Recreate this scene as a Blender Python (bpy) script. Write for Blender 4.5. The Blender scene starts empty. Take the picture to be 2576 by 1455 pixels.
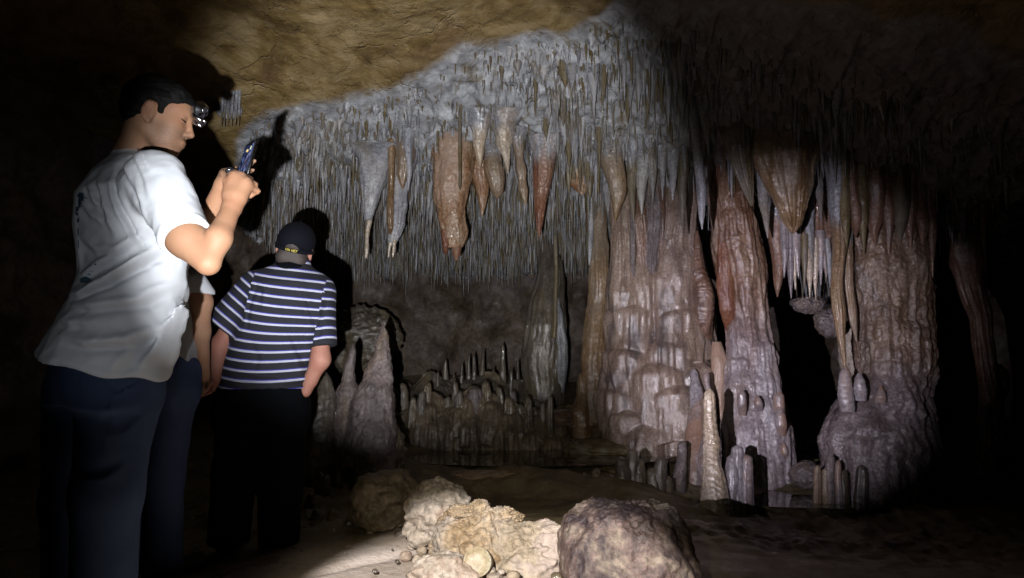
import bpy, math, random
import numpy as np
from mathutils import Vector
R = math.radians
rng = np.random.RandomState(7)
random.seed(7)
SC = bpy.context.scene
COL = SC.collection

# ------------------------------------------------------------------ camera
FPX, U0, V0 = 1717.0, 1287.5, 727.5          # the picture measured on a 2575 x 1455 grid
PITCH = R(5.0)
CAMZ = 1.0
cam_d = bpy.data.cameras.new('camera'); cam = bpy.data.objects.new('camera', cam_d); COL.objects.link(cam)
cam.location = (0, 0, CAMZ); cam.rotation_euler = (R(90) + PITCH, 0, 0)
cam_d.sensor_width = 36.0; cam_d.lens = 24.0; cam_d.clip_start = 0.05; cam_d.clip_end = 200
SC.camera = cam

def P(u, v, Y):
    """world point that is Y metres into the cave and seen at (u, v)"""
    x = (u - U0) / FPX; h = (V0 - v) / FPX
    s = Y / (math.cos(PITCH) - h * math.sin(PITCH))
    return np.array([s * x, Y, CAMZ + s * (math.sin(PITCH) + h * math.cos(PITCH))])
def px(n, Y):
    return n * Y / FPX
def proj(p):
    p = np.asarray(p, float); x = p[..., 0]; y = p[..., 1]; z = p[..., 2] - CAMZ
    f = y * math.cos(PITCH) + z * math.sin(PITCH); h = -y * math.sin(PITCH) + z * math.cos(PITCH)
    return U0 + FPX * x / f, V0 - FPX * h / f

# ------------------------------------------------------------------ noise
def _h(ix, iy, iz, seed):
    n = (ix.astype(np.uint32) * np.uint32(374761393) + iy.astype(np.uint32) * np.uint32(668265263)
         + iz.astype(np.uint32) * np.uint32(2147483647 & 1274126177) + np.uint32(seed * 7919 + 13))
    n = (n ^ (n >> np.uint32(13))) * np.uint32(1274126177)
    n = (n ^ (n >> np.uint32(16))) * np.uint32(2246822519)
    n = n ^ (n >> np.uint32(15))
    return n.astype(np.float64) / 4294967295.0 * 2 - 1
def vn(p, seed=0):
    p = np.asarray(p, float)
    i = np.floor(p).astype(np.int64); f = p - i; f = f * f * f * (f * (f * 6 - 15) + 10)
    x, y, z = i[..., 0], i[..., 1], i[..., 2]
    fx, fy, fz = f[..., 0], f[..., 1], f[..., 2]
    def L(a, b, t): return a + (b - a) * t
    c = lambda dx, dy, dz: _h(x + dx, y + dy, z + dz, seed)
    return L(L(L(c(0,0,0), c(1,0,0), fx), L(c(0,1,0), c(1,1,0), fx), fy),
             L(L(c(0,0,1), c(1,0,1), fx), L(c(0,1,1), c(1,1,1), fx), fy), fz)
def fbm(p, oct=4, seed=0, gain=.5):
    p = np.asarray(p, float); a = 1; s = 0; t = 0
    for o in range(oct):
        s = s + a * vn(p * (2.03 ** o) + 17.3 * o, seed + o); t += a; a *= gain
    return s / t
def ridge(p, oct=3, seed=0):
    a = 1; s = 0; t = 0
    for o in range(oct):
        s = s + a * (1 - 2 * np.abs(vn(p * (2.03 ** o) + 9.1 * o, seed + o))); t += a; a *= .5
    return s / t
def sst(a, b, x):
    t = np.clip((x - a) / (b - a), 0, 1); return t * t * (3 - 2 * t)

# ------------------------------------------------------------------ objects
def tag(o, label=None, cat=None, group=None, kind=None):
    if label: o['label'] = label
    if cat: o['category'] = cat
    if group: o['group'] = group
    if kind: o['kind'] = kind
    return o
def empty(name, loc):
    o = bpy.data.objects.new(name, None); o.empty_display_size = .1; COL.objects.link(o); o.location = tuple(loc); return o
def mesh_data(name, V, Fc, mat, smooth=True, attr=None):
    me = bpy.data.meshes.new(name)
    V = np.ascontiguousarray(V, dtype=np.float32)
    if isinstance(Fc, np.ndarray):
        Fl = [Fc]
    else:
        Fl = [np.asarray(f) for f in Fc if len(f)]
    nl = sum(f.size for f in Fl); nf = sum(len(f) for f in Fl)
    me.vertices.add(len(V)); me.vertices.foreach_set('co', V.ravel())
    me.loops.add(nl); me.polygons.add(nf)
    me.loops.foreach_set('vertex_index', np.concatenate([f.ravel() for f in Fl]).astype(np.int32))
    tot = np.concatenate([np.full(len(f), f.shape[1]) for f in Fl]).astype(np.int32)
    st = np.concatenate([[0], np.cumsum(tot)[:-1]]).astype(np.int32)
    me.polygons.foreach_set('loop_start', st)
    try: me.polygons.foreach_set('loop_total', tot)
    except Exception: pass
    me.update(calc_edges=True); me.validate()
    if smooth: me.polygons.foreach_set('use_smooth', np.ones(len(me.polygons), bool))
    if attr:
        for k, a in attr.items():
            at = me.attributes.new(k, 'FLOAT', 'POINT'); at.data.foreach_set('value', np.asarray(a, np.float32))
    if mat: me.materials.append(mat)
    return me
def mk(name, V, Fc, mat, parent=None, origin=None, smooth=True, attr=None):
    """link one mesh; V is in world space, the object sits at origin (top level) or inherits its parent's place"""
    V = np.asarray(V, float)
    if parent is not None:
        b = np.zeros(3); q = parent
        while q is not None: b = b + np.array(q.location); q = q.parent
        V = V - b; loc = (0, 0, 0)
    else:
        if origin is None:
            origin = np.array([V[:, 0].mean(), V[:, 1].mean(), V[:, 2].min()])
        V = V - np.asarray(origin); loc = tuple(origin)
    o = bpy.data.objects.new(name, mesh_data(name, V, Fc, mat, smooth, attr)); COL.objects.link(o)
    if parent is not None: o.parent = parent
    else: o.location = loc
    return o
def merge(parts):
    Vs = []; Q = []; T = []; n = 0
    for V, Fc in parts:
        Vs.append(V)
        for f in (Fc if isinstance(Fc, (list, tuple)) else [Fc]):
            if len(f): (Q if f.shape[1] == 4 else T).append(f + n)
        n += len(V)
    return np.vstack(Vs), [np.vstack(q) for q in (Q, T) if q]
def grid_faces(nu, nv, wrap=False):
    """vertex (i, j) -> i * nv + j ; wrap closes j"""
    i = np.arange(nu - 1)[:, None]; j = np.arange(nv if wrap else nv - 1)[None, :]
    j2 = (j + 1) % nv
    a = i * nv + j; b = i * nv + j2; c = (i + 1) * nv + j2; d = (i + 1) * nv + j
    return np.stack([a, b, c, d], -1).reshape(-1, 4)
def frame(d):
    d = np.asarray(d, float); d = d / np.linalg.norm(d)
    a = np.array([0, 0, 1.]) if abs(d[2]) < .9 else np.array([0, 1., 0])
    x = np.cross(a, d); x /= np.linalg.norm(x); return x, np.cross(d, x), d
def lathe(o, d, prof, n=28):
    """closed solid of revolution: prof = [(distance along d, radius)]"""
    x, y, d = frame(d); V = []
    th = np.linspace(0, 2 * math.pi, n, endpoint=False)
    for t, r in prof:
        V.append(np.asarray(o) + d * t + r * (np.cos(th)[:, None] * x + np.sin(th)[:, None] * y))
    V = np.vstack(V); Fq = grid_faces(len(prof), n, True)
    c0 = len(V); V = np.vstack([V, [np.asarray(o) + d * prof[0][0], np.asarray(o) + d * prof[-1][0]]])
    j = np.arange(n); L = (len(prof) - 1) * n
    T = np.vstack([np.stack([np.full(n, c0), (j + 1) % n, j], -1), np.stack([np.full(n, c0 + 1), L + j, L + (j + 1) % n], -1)])
    return V, [Fq, T]
def wire(pts, r, n=8):
    pts = np.asarray(pts, float); V = []
    rr = np.full(len(pts), r) if np.isscalar(r) else np.asarray(r)
    th = np.linspace(0, 2 * math.pi, n, endpoint=False)
    for i, p in enumerate(pts):
        d = pts[min(i + 1, len(pts) - 1)] - pts[max(i - 1, 0)]; x, y, _ = frame(d)
        V.append(p + rr[i] * (np.cos(th)[:, None] * x + np.sin(th)[:, None] * y))
    return np.vstack(V), [grid_faces(len(pts), n, True)]
def box(c, ax, ay, az, hx, hy, hz, bev=.002):
    """bevelled box from centre, unit axes and half sizes"""
    V = []; b = bev
    c = np.asarray(c); A = [np.asarray(a, float) / np.linalg.norm(a) for a in (ax, ay, az)]
    rings = []
    for z, ins in ((-hz, b), (-hz + b, 0), (hz - b, 0), (hz, b)):
        X, Y = hx - ins, hy - ins; k = b
        ring = [(X, -Y + k), (X, Y - k), (X - k, Y), (-X + k, Y), (-X, Y - k), (-X, -Y + k), (-X + k, -Y), (X - k, -Y)]
        rings.append([c + A[0] * p + A[1] * q + A[2] * z for p, q in ring])
    V = np.array([p for r in rings for p in r]); Fq = grid_faces(4, 8, True)
    V = np.vstack([V, [c - A[2] * hz, c + A[2] * hz]]); j = np.arange(8)
    T = np.vstack([np.stack([np.full(8, 32), (j + 1) % 8, j], -1), np.stack([np.full(8, 33), 24 + j, 24 + (j + 1) % 8], -1)])
    return V, [Fq, T]

# ------------------------------------------------------------------ implicit surfaces (bodies and clothes)
class SDF:
    def __init__(s): s.pr = []
    def add(s, f, c, r, k=.02, op='a'): s.pr.append((f, np.asarray(c, float), float(r), k, op)); return s
    def cap(s, a, b, ra, rb, k=.02, op='a'):
        a = np.asarray(a, float); b = np.asarray(b, float); ba = b - a; L2 = max(ba @ ba, 1e-12)
        def f(p):
            q = p - a; t = np.clip((q @ ba) / L2, 0, 1)
            return np.sqrt((((q - t[:, None] * ba)) ** 2).sum(1)) - (ra + (rb - ra) * t)
        return s.add(f, (a + b) / 2, math.sqrt(L2) / 2 + max(ra, rb), k, op)
    def chain(s, pts, rs, k=.01):
        for i in range(len(pts) - 1): s.cap(pts[i], pts[i + 1], rs[i], rs[i + 1], k if i else k)
        return s
    def ell(s, c, r, M=None, k=.02, op='a'):
        c = np.asarray(c, float); r = np.asarray(r, float)
        def f(p):
            q = p - c
            if M is not None: q = q @ M.T
            k0 = np.sqrt(((q / r) ** 2).sum(1)) + 1e-9; k1 = np.sqrt(((q / (r * r)) ** 2).sum(1)) + 1e-9
            return k0 * (k0 - 1) / k1
        return s.add(f, c, r.max(), k, op)
    def loft(s, st, k=.03, ex=2.3):
        """stations (z, cx, cy, a, b, yaw): horizontal slices, superelliptic"""
        st = np.array(sorted(st), float); z0, z1 = st[0, 0], st[-1, 0]
        rad = max(np.hypot(st[:, 3], st[:, 4]).max(), .01)
        c = np.array([st[:, 1].mean(), st[:, 2].mean(), (z0 + z1) / 2])
        def f(p):
            z = p[:, 2]; g = [np.interp(z, st[:, 0], st[:, i]) for i in range(1, 6)]
            dx = p[:, 0] - g[0]; dy = p[:, 1] - g[1]; co, si = np.cos(g[4]), np.sin(g[4])
            A = (np.abs((dx * co + dy * si) / g[2]) ** ex + np.abs((-dx * si + dy * co) / g[3]) ** ex + 1e-9) ** (1 / ex)
            d = (A - 1) * np.minimum(g[2], g[3])
            return np.maximum(d, np.maximum(z0 - z, z - z1))
        return s.add(f, c, math.hypot((z1 - z0) / 2 + .05, rad * 1.3 + np.ptp(st[:, 1])), k)
    def mesh(s, res, post=None, cut=None):
        lo = np.min([c - r for f, c, r, k, o in s.pr if o == 'a'], 0) - 3 * res
        hi = np.max([c + r for f, c, r, k, o in s.pr if o == 'a'], 0) + 3 * res
        N = 20; nb = np.ceil((hi - lo) / (res * N)).astype(int); br = res * N * .9 + res * 2
        G = nb * N + 4; keys = []; pos = []; quads = []
        def ev(p, act):
            d = np.full(len(p), 9.)
            for f, c, r, k, op in act:
                e = f(p)
                if op == 'a':
                    h = np.maximum(k - np.abs(d - e), 0) / k; d = np.minimum(d, e) - h * h * k * .25
                else:
                    h = np.maximum(k - np.abs(d + e), 0) / k; d = np.maximum(d, -e) + h * h * k * .25
            return d if post is None else post(p, d)
        for bx in range(nb[0]):
            for by in range(nb[1]):
                for bz in range(nb[2]):
                    b0 = np.array([bx, by, bz]) * N
                    cc = lo + (b0 + N / 2) * res
                    act = [q for q in s.pr if np.linalg.norm(cc - q[1]) - q[2] < br * 1.2 + q[3] + .02]
                    if not any(q[4] == 'a' for q in act): continue
                    act = [q for q in act if q[0](cc[None])[0] < br * 1.35 + q[3] + .02]
                    if not any(q[4] == 'a' for q in act): continue
                    d0 = min(q[0](cc[None])[0] for q in act if q[4] == 'a')
                    if d0 > br + .05: continue
                    ii = np.arange(-1, N + 1)
                    I = np.stack(np.meshgrid(ii, ii, ii, indexing='ij'), -1).reshape(-1, 3)
                    D = ev(lo + (b0 + I) * res, act).reshape(N + 2, N + 2, N + 2)
                    if D.min() > 0 or D.max() < 0: continue
                    ins = D < 0; m = N + 1
                    # cell vertices
                    acc = np.zeros((m, m, m, 3)); cnt = np.zeros((m, m, m))
                    for ax in range(3):
                        for o1 in (0, 1):
                            for o2 in (0, 1):
                                sl = [None] * 3; sh = [None] * 3; oth = [a for a in range(3) if a != ax]
                                sl[ax] = slice(0, m); sh[ax] = slice(1, m + 1)
                                for a, o in zip(oth, (o1, o2)): sl[a] = sh[a] = slice(o, o + m)
                                A, B = D[tuple(sl)], D[tuple(sh)]; x = (A < 0) != (B < 0)
                                t = np.where(x, A / np.where(x, A - B, 1), 0)
                                off = np.zeros((m, m, m, 3)); off[..., ax] = t
                                for a, o in zip(oth, (o1, o2)): off[..., a] = o
                                acc += off * x[..., None]; cnt += x
                    has = cnt > 0
                    ci = np.argwhere(has)
                    pp = lo + (b0 + ci - 1 + acc[has] / cnt[has][:, None]) * res
                    gk = (b0 + ci)                            # shifted by +1 so never negative
                    keys.append((gk[:, 0] * G[1] + gk[:, 1]) * G[2] + gk[:, 2]); pos.append(pp)
                    for ax in range(3):
                        sl = [slice(1, m)] * 3; sh = [slice(1, m)] * 3; sh[ax] = slice(2, m + 1)
                        A, B = ins[tuple(sl)], ins[tuple(sh)]; x = A != B
                        e = np.argwhere(x)
                        if not len(e): continue
                        sg = A[x]; e = e + 1                    # cell index of (i, j, k) in the local cell array
                        o1, o2 = [(1, 2), (2, 0), (0, 1)][ax]
                        d1 = np.zeros(3, int); d1[o1] = 1; d2 = np.zeros(3, int); d2[o2] = 1
                        q = np.stack([e - d1 - d2, e - d2, e, e - d1], 1) + b0
                        kk = (q[..., 0] * G[1] + q[..., 1]) * G[2] + q[..., 2]
                        kk[~sg] = kk[~sg][:, ::-1]; quads.append(kk)
        K = np.concatenate(keys); Pp = np.vstack(pos); uk, ix = np.unique(K, return_index=True)
        V = Pp[ix]; Fq = np.searchsorted(uk, np.vstack(quads))
        # relax a little
        for _ in range(2):
            S = np.zeros_like(V); n = np.zeros(len(V))
            for a, b in ((0, 1), (1, 2), (2, 3), (3, 0)):
                for c, e in ((a, b), (b, a)):
                    for x in range(3): S[:, x] += np.bincount(Fq[:, c], V[Fq[:, e], x], len(V))
                    n += np.bincount(Fq[:, c], minlength=len(V))
            V = V * .5 + .5 * S / np.maximum(n, 1)[:, None]
        return V, Fq
def normals(V, Fq):
    n = np.cross(V[Fq[:, 2]] - V[Fq[:, 0]], V[Fq[:, 3 if Fq.shape[1] == 4 else 1]] - V[Fq[:, 1 if Fq.shape[1] == 4 else 0]])
    N = np.zeros_like(V)
    for c in range(Fq.shape[1]):
        for x in range(3): N[:, x] += np.bincount(Fq[:, c], n[:, x], len(V))
    return N / (np.linalg.norm(N, axis=1, keepdims=True) + 1e-12)

# ------------------------------------------------------------------ materials
def newmat(name):
    m = bpy.data.materials.new(name); m.use_nodes = True; nt = m.node_tree
    b = nt.nodes['Principled BSDF']; return m, nt, b
def nd(nt, t, **kw):
    n = nt.nodes.new(t)
    for k, v in kw.items():
        if hasattr(n, k) and not k.startswith('i_'): setattr(n, k, v)
        else: n.inputs[k.replace('i_', '').replace('_', ' ')].default_value = v
    return n
def ramp(nt, fac, stops):
    r = nt.nodes.new('ShaderNodeValToRGB'); cr = r.color_ramp
    while len(cr.elements) > 1: cr.elements.remove(cr.elements[-1])
    for i, (p, c) in enumerate(stops):
        e = cr.elements[0] if i == 0 else cr.elements.new(p)
        e.position = p; c = (c, c, c) if np.isscalar(c) else c; e.color = (*c, 1)
    nt.links.new(fac, r.inputs[0]); return r.outputs[0]
def noise_n(nt, vec, scale, detail=4, rough=.55, dist=0.):
    n = nt.nodes.new('ShaderNodeTexNoise'); n.inputs['Scale'].default_value = scale
    n.inputs['Detail'].default_value = detail; n.inputs['Roughness'].default_value = rough; n.inputs['Distortion'].default_value = dist
    nt.links.new(vec, n.inputs['Vector']); return n.outputs[0]
def coords(nt, scale=(1, 1, 1), rnd=True):
    tc = nt.nodes.new('ShaderNodeTexCoord'); mp = nt.nodes.new('ShaderNodeMapping')
    mp.inputs['Scale'].default_value = scale; nt.links.new(tc.outputs['Object'], mp.inputs[0])
    if rnd:
        oi = nt.nodes.new('ShaderNodeObjectInfo'); k = nt.nodes.new('ShaderNodeMath'); k.operation = 'MULTIPLY'; k.inputs[1].default_value = 40
        nt.links.new(oi.outputs['Random'], k.inputs[0]); nt.links.new(k.outputs[0], mp.inputs['Location'])
    return mp.outputs[0]
def mixc(nt, fac, a, b, mode='MIX'):
    m = nt.nodes.new('ShaderNodeMix'); m.data_type = 'RGBA'; m.blend_type = mode
    for s, v in ((m.inputs[0], fac), (m.inputs[6], a), (m.inputs[7], b)):
        if hasattr(v, 'is_linked') or hasattr(v, 'links'): nt.links.new(v, s)
        elif np.isscalar(v): s.default_value = v
        else: s.default_value = (*v, 1)
    return m.outputs[2]
def math_n(nt, op, a, b=None):
    m = nt.nodes.new('ShaderNodeMath'); m.operation = op
    for s, v in zip(m.inputs, (a, b)):
        if v is None: continue
        if hasattr(v, 'links'): nt.links.new(v, s)
        else: s.default_value = v
    return m.outputs[0]
def calcite(name, cols, streak=.25, scale=9., stain=None, stain_amt=.45, rough=(.22, .6), bump=.35, bs=55., spec=.5, coat=.0, big=2.2, cols2=None):
    """wet cave stone: vertical streaks of colour, mottling, stains, uneven wetness and a grainy relief"""
    m, nt, b = newmat(name)
    v1 = coords(nt, (1, 1, streak)); v2 = coords(nt)
    n1 = noise_n(nt, v1, scale, 5, .6, .4); n = len(cols)
    c = ramp(nt, n1, [(.3 + .4 * i / max(n - 1, 1), q) for i, q in enumerate(cols)])
    if cols2 is None: cols2 = [(.15, .15, .16), (.30, .30, .325), (.46, .46, .49)]
    if 1:
        at = nt.nodes.new('ShaderNodeAttribute'); at.attribute_name = 'g'
        c = mixc(nt, at.outputs['Fac'], c, ramp(nt, noise_n(nt, v1, scale * .8, 5, .6, .4), [(.3 + .4 * i / max(len(cols2) - 1, 1), q) for i, q in enumerate(cols2)]))
    n3 = noise_n(nt, v2, scale * 6, 4, .6)
    g = ramp(nt, n3, [(.34, .55), (.66, 1.22)])
    c = mixc(nt, 1., c, g, 'MULTIPLY')
    if stain is not None:
        n2 = noise_n(nt, coords(nt, (1, 1, max(streak, .4))), big, 4, .62, .6)
        f = ramp(nt, n2, [(.5, 0.), (.62, stain_amt)]); c = mixc(nt, f, c, stain)
    nt.links.new(c, b.inputs['Base Color'])
    r = ramp(nt, noise_n(nt, v2, 7, 3), [(.35, rough[0]), (.65, rough[1])]); nt.links.new(r, b.inputs['Roughness'])
    b.inputs['Specular IOR Level'].default_value = spec
    b.inputs['Coat Weight'].default_value = coat; b.inputs['Coat Roughness'].default_value = .11
    h = math_n(nt, 'ADD', noise_n(nt, v2, bs, 5, .65), math_n(nt, 'MULTIPLY', noise_n(nt, v1, bs * .35, 3), 1.4))
    bp = nt.nodes.new('ShaderNodeBump'); bp.inputs['Strength'].default_value = bump; bp.inputs['Distance'].default_value = .012
    nt.links.new(h, bp.inputs['Height']); nt.links.new(bp.outputs[0], b.inputs['Normal'])
    if coat: nt.links.new(bp.outputs[0], b.inputs['Coat Normal'])
    return m
def plain(name, col, rough=.5, metal=0., bump=0., bs=200., var=.0, spec=.5):
    m, nt, b = newmat(name); v = coords(nt, rnd=False)
    if var:
        g = ramp(nt, noise_n(nt, v, 14, 4), [(.3, 1 - var), (.7, 1 + var)])
        nt.links.new(mixc(nt, 1., (*col,), g, 'MULTIPLY'), b.inputs['Base Color'])
    else: b.inputs['Base Color'].default_value = (*col, 1)
    b.inputs['Roughness'].default_value = rough; b.inputs['Metallic'].default_value = metal; b.inputs['Specular IOR Level'].default_value = spec
    if bump:
        bp = nt.nodes.new('ShaderNodeBump'); bp.inputs['Strength'].default_value = bump; bp.inputs['Distance'].default_value = .004
        nt.links.new(noise_n(nt, v, bs, 4), bp.inputs['Height']); nt.links.new(bp.outputs[0], b.inputs['Normal'])
    return m
# ================================================================== stone
GREY = [(.10, .10, .12), (.22, .215, .25), (.36, .36, .40)]
M_calc = calcite('grey_calcite', [(.11, .108, .112), (.27, .267, .28), (.46, .46, .475)], .3, 10, (.20, .14, .07), .5)
M_white = calcite('white_calcite', [(.26, .25, .27), (.42, .41, .43), (.58, .57, .57)], .3, 12, (.32, .26, .16), .35)
M_olive = calcite('olive_calcite', [(.09, .065, .03), (.17, .125, .06), (.25, .20, .11)], .2, 14, (.20, .19, .19), .4)
M_orange = calcite('orange_calcite', [(.24, .11, .05), (.34, .19, .10), (.42, .30, .21)], .3, 9, (.50, .36, .28), .6, rough=(.12, .45), bump=.6, coat=.9)
M_rust = calcite('rust_calcite', [(.13, .045, .025), (.22, .085, .045), (.31, .165, .10)], .3, 12, (.40, .26, .18), .4, rough=(.10, .4), bump=.7, coat=1.)
M_tan = calcite('tan_flowstone', [(.17, .115, .085), (.30, .215, .165), (.40, .31, .25)], .16, 12, (.07, .06, .06), .75, rough=(.16, .5), bump=.45, coat=.9, big=3.2)
M_gold = calcite('ochre_flowstone', [(.17, .095, .04), (.28, .175, .095), (.39, .28, .18)], .15, 11, (.26, .22, .18), .5, rough=(.10, .4), bump=.55, coat=1.)
M_lilac = calcite('lilac_flowstone', [(.19, .155, .155), (.31, .27, .28), (.44, .40, .41)], .3, 8, (.33, .18, .10), .7, rough=(.2, .55), bump=.35, coat=.9, big=2.4)
M_orli = calcite('orange_to_lilac_flowstone', [(.12, .06, .035), (.23, .12, .07), (.34, .23, .16)], .2, 7, (.36, .28, .23), .5, rough=(.12, .45), bump=.6, coat=1., big=3, cols2=[(.20, .15, .14), (.34, .28, .29), (.50, .46, .47)])
M_brmv = calcite('brown_to_mauve_flowstone', [(.12, .072, .045), (.23, .15, .10), (.34, .25, .185)], .3, 9, (.07, .05, .045), .6, rough=(.12, .5), bump=.7, coat=1., big=3, cols2=[(.13, .10, .10), (.21, .165, .165), (.30, .24, .235)])
M_brown = calcite('brown_flowstone', [(.13, .065, .04), (.24, .13, .085), (.33, .21, .16)], .25, 10, (.06, .045, .04), .6, rough=(.12, .45), bump=.6, coat=1.)
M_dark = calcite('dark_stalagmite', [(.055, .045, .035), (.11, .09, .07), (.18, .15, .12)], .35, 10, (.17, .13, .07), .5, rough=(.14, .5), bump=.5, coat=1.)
M_mound = calcite('mound_flowstone', [(.06, .045, .03), (.13, .10, .065), (.22, .17, .11)], .3, 9, (.20, .14, .10), .5, rough=(.1, .45), bump=.7, bs=40, coat=.8)
M_mauve = calcite('mauve_flowstone', [(.10, .08, .075), (.18, .14, .135), (.27, .215, .20)], .35, 7, (.27, .19, .12), .5, coat=.9, rough=(.25, .65), bump=.9, bs=60, big=3)
M_cream = calcite('cream_calcite', [(.42, .33, .24), (.58, .47, .36), (.68, .58, .47)], .5, 10, (.36, .24, .12), .4, rough=(.12, .4), bump=.4, coat=1.)
M_boul = calcite('buff_limestone', [(.29, .225, .15), (.41, .335, .245), (.53, .455, .36)], 1, 5, (.50, .40, .36), .6, rough=(.4, .75), bump=.7, bs=45, big=5)
M_boul2 = calcite('pink_buff_limestone', [(.33, .27, .21), (.46, .39, .32), (.58, .52, .45)], 1, 6, (.30, .19, .13), .5, rough=(.35, .7), bump=.7, bs=50, big=5)
M_crag = calcite('weathered_limestone', [(.26, .17, .08), (.44, .34, .23), (.62, .55, .48)], 1, 7, (.10, .08, .07), .5, rough=(.45, .8), bump=1., bs=40, big=7)
M_boul3 = calcite('tan_limestone_painted_shade', [(.13, .10, .065), (.21, .165, .11), (.30, .24, .17)], 1, 5, (.32, .25, .18), .4, rough=(.35, .7), bump=.7, bs=45, big=4)  # dimness of the leftmost boulder put into this darker base colour
M_mot = calcite('mottled_limestone', [(.08, .055, .05), (.17, .12, .105), (.36, .30, .23)], 1, 7, (.035, .025, .03), .9, rough=(.35, .7), bump=.9, bs=40, big=6)

def tps(C, lam=1e-3):
    C = np.array(C, float); n = len(C); D = np.hypot(C[:, None, 0] - C[None, :, 0], C[:, None, 1] - C[None, :, 1])
    K = np.where(D > 0, D * D * np.log(D + 1e-12), 0) + lam * np.eye(n); Q = np.c_[np.ones(n), C[:, :2]]
    A = np.block([[K, Q], [Q.T, np.zeros((3, 3))]]); w = np.linalg.solve(A, np.r_[C[:, 2], np.zeros(3)])
    def f(x, y):
        x = np.asarray(x, float); y = np.asarray(y, float); s = w[n] + w[n + 1] * x + w[n + 2] * y
        for i in range(n):
            r2 = (x - C[i, 0]) ** 2 + (y - C[i, 1]) ** 2 + 1e-12; s = s + w[i] * r2 * .5 * np.log(r2)
        return s
    return f
pc = lambda L: [tuple(P(*q)) for q in L]
ceil0 = tps(pc([(600, -20, 4.2), (1000, 0, 4.3), (1500, 0, 4.4), (2000, 0, 4.2), (2500, 0, 3.9), (560, 270, 5.2), (900, 225, 5.2), (1180, 110, 4.9), (1450, 80, 4.75),
                (640, 430, 6.0), (1000, 400, 5.9), (1300, 370, 5.8), (1600, 350, 5.7), (1250, 500, 6.9), (900, 480, 6.7), (1100, 600, 7.9), (1650, 480, 6.6), (2000, 430, 5.7), (2350, 480, 5.4), (1500, 520, 7.2)])
            + [(-6, 0, 3.5), (0, 0, 3.7), (7, 0, 3.4), (-6, 4, 3.1), (7, 4, 2.7), (-6, 9, 2.1), (7, 9, 1.8), (0, 11, 1.6), (3, 9, 1.9), (3, 13, 1.8), (7, 13, 1.8), (-3, 8.5, 2.0)])
def hit_ceil(u, v):
    Y = np.linspace(3.2, 9, 600); Z = np.array([P(u, v, y) for y in Y]); d = Z[:, 2] - ceil0(Z[:, 0], Z[:, 1]); i = np.argmax(d < 0) if (d[0] > 0) else np.argmax(d > 0)
    return Z[i]
bp = np.array([hit_ceil(u, v)[:2] for u, v in [(500, 480), (560, 440), (640, 300), (700, 262), (800, 245), (900, 225), (1000, 188), (1100, 160), (1180, 112), (1300, 95), (1430, 62), (1500, 30), (1620, -60)]])
bp = bp[np.argsort(bp[:, 0])]
def calc_mask(x, y):
    return y - np.interp(x, bp[:, 0], bp[:, 1]) + .16 * fbm(np.stack([x * 2.2, y * 2.2, x * 0], -1), 3, 61)
def ceil1(x, y):
    z = ceil0(x, y); p = np.stack([x, y, 0 * x], -1); m = sst(0., .5, calc_mask(x, y))
    b = .06 * fbm(p * .9, 3, 1) + .028 * fbm(p * 3.1, 3, 2) + (1 - m) * (.018 * np.abs(fbm(p * 7, 3, 4)) )
    r = np.maximum(ridge(p * np.array([5.5, 4.5, 1]), 3, 8), -.2)
    k = .10 * r + .045 * np.maximum(ridge(p * 13, 2, 19), -.1) + .02 * fbm(p * 24, 2, 9)
    return z + b - m * k
def spaced(a, b, c, d, fine, coarse):
    return np.concatenate([np.arange(a, b, coarse), np.arange(b, c, fine), np.arange(c, d + coarse, coarse)])
xs = spaced(-6, -3, 3.9, 7.6, .018, .12); ys = spaced(-1.6, 3.6, 8.2, 13.2, .018, .12)
X, Yg = np.meshgrid(xs, ys, indexing='ij'); xf, yf = X.ravel(), Yg.ravel()
V = np.stack([xf, yf, ceil1(xf, yf)], -1)
m = sst(-.03, .09, calc_mask(xf, yf) + .03 * fbm(V * 14, 3, 12)); m2 = sst(.6, 2.2, xf + .35 * fbm(V * 2, 2, 5))
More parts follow.
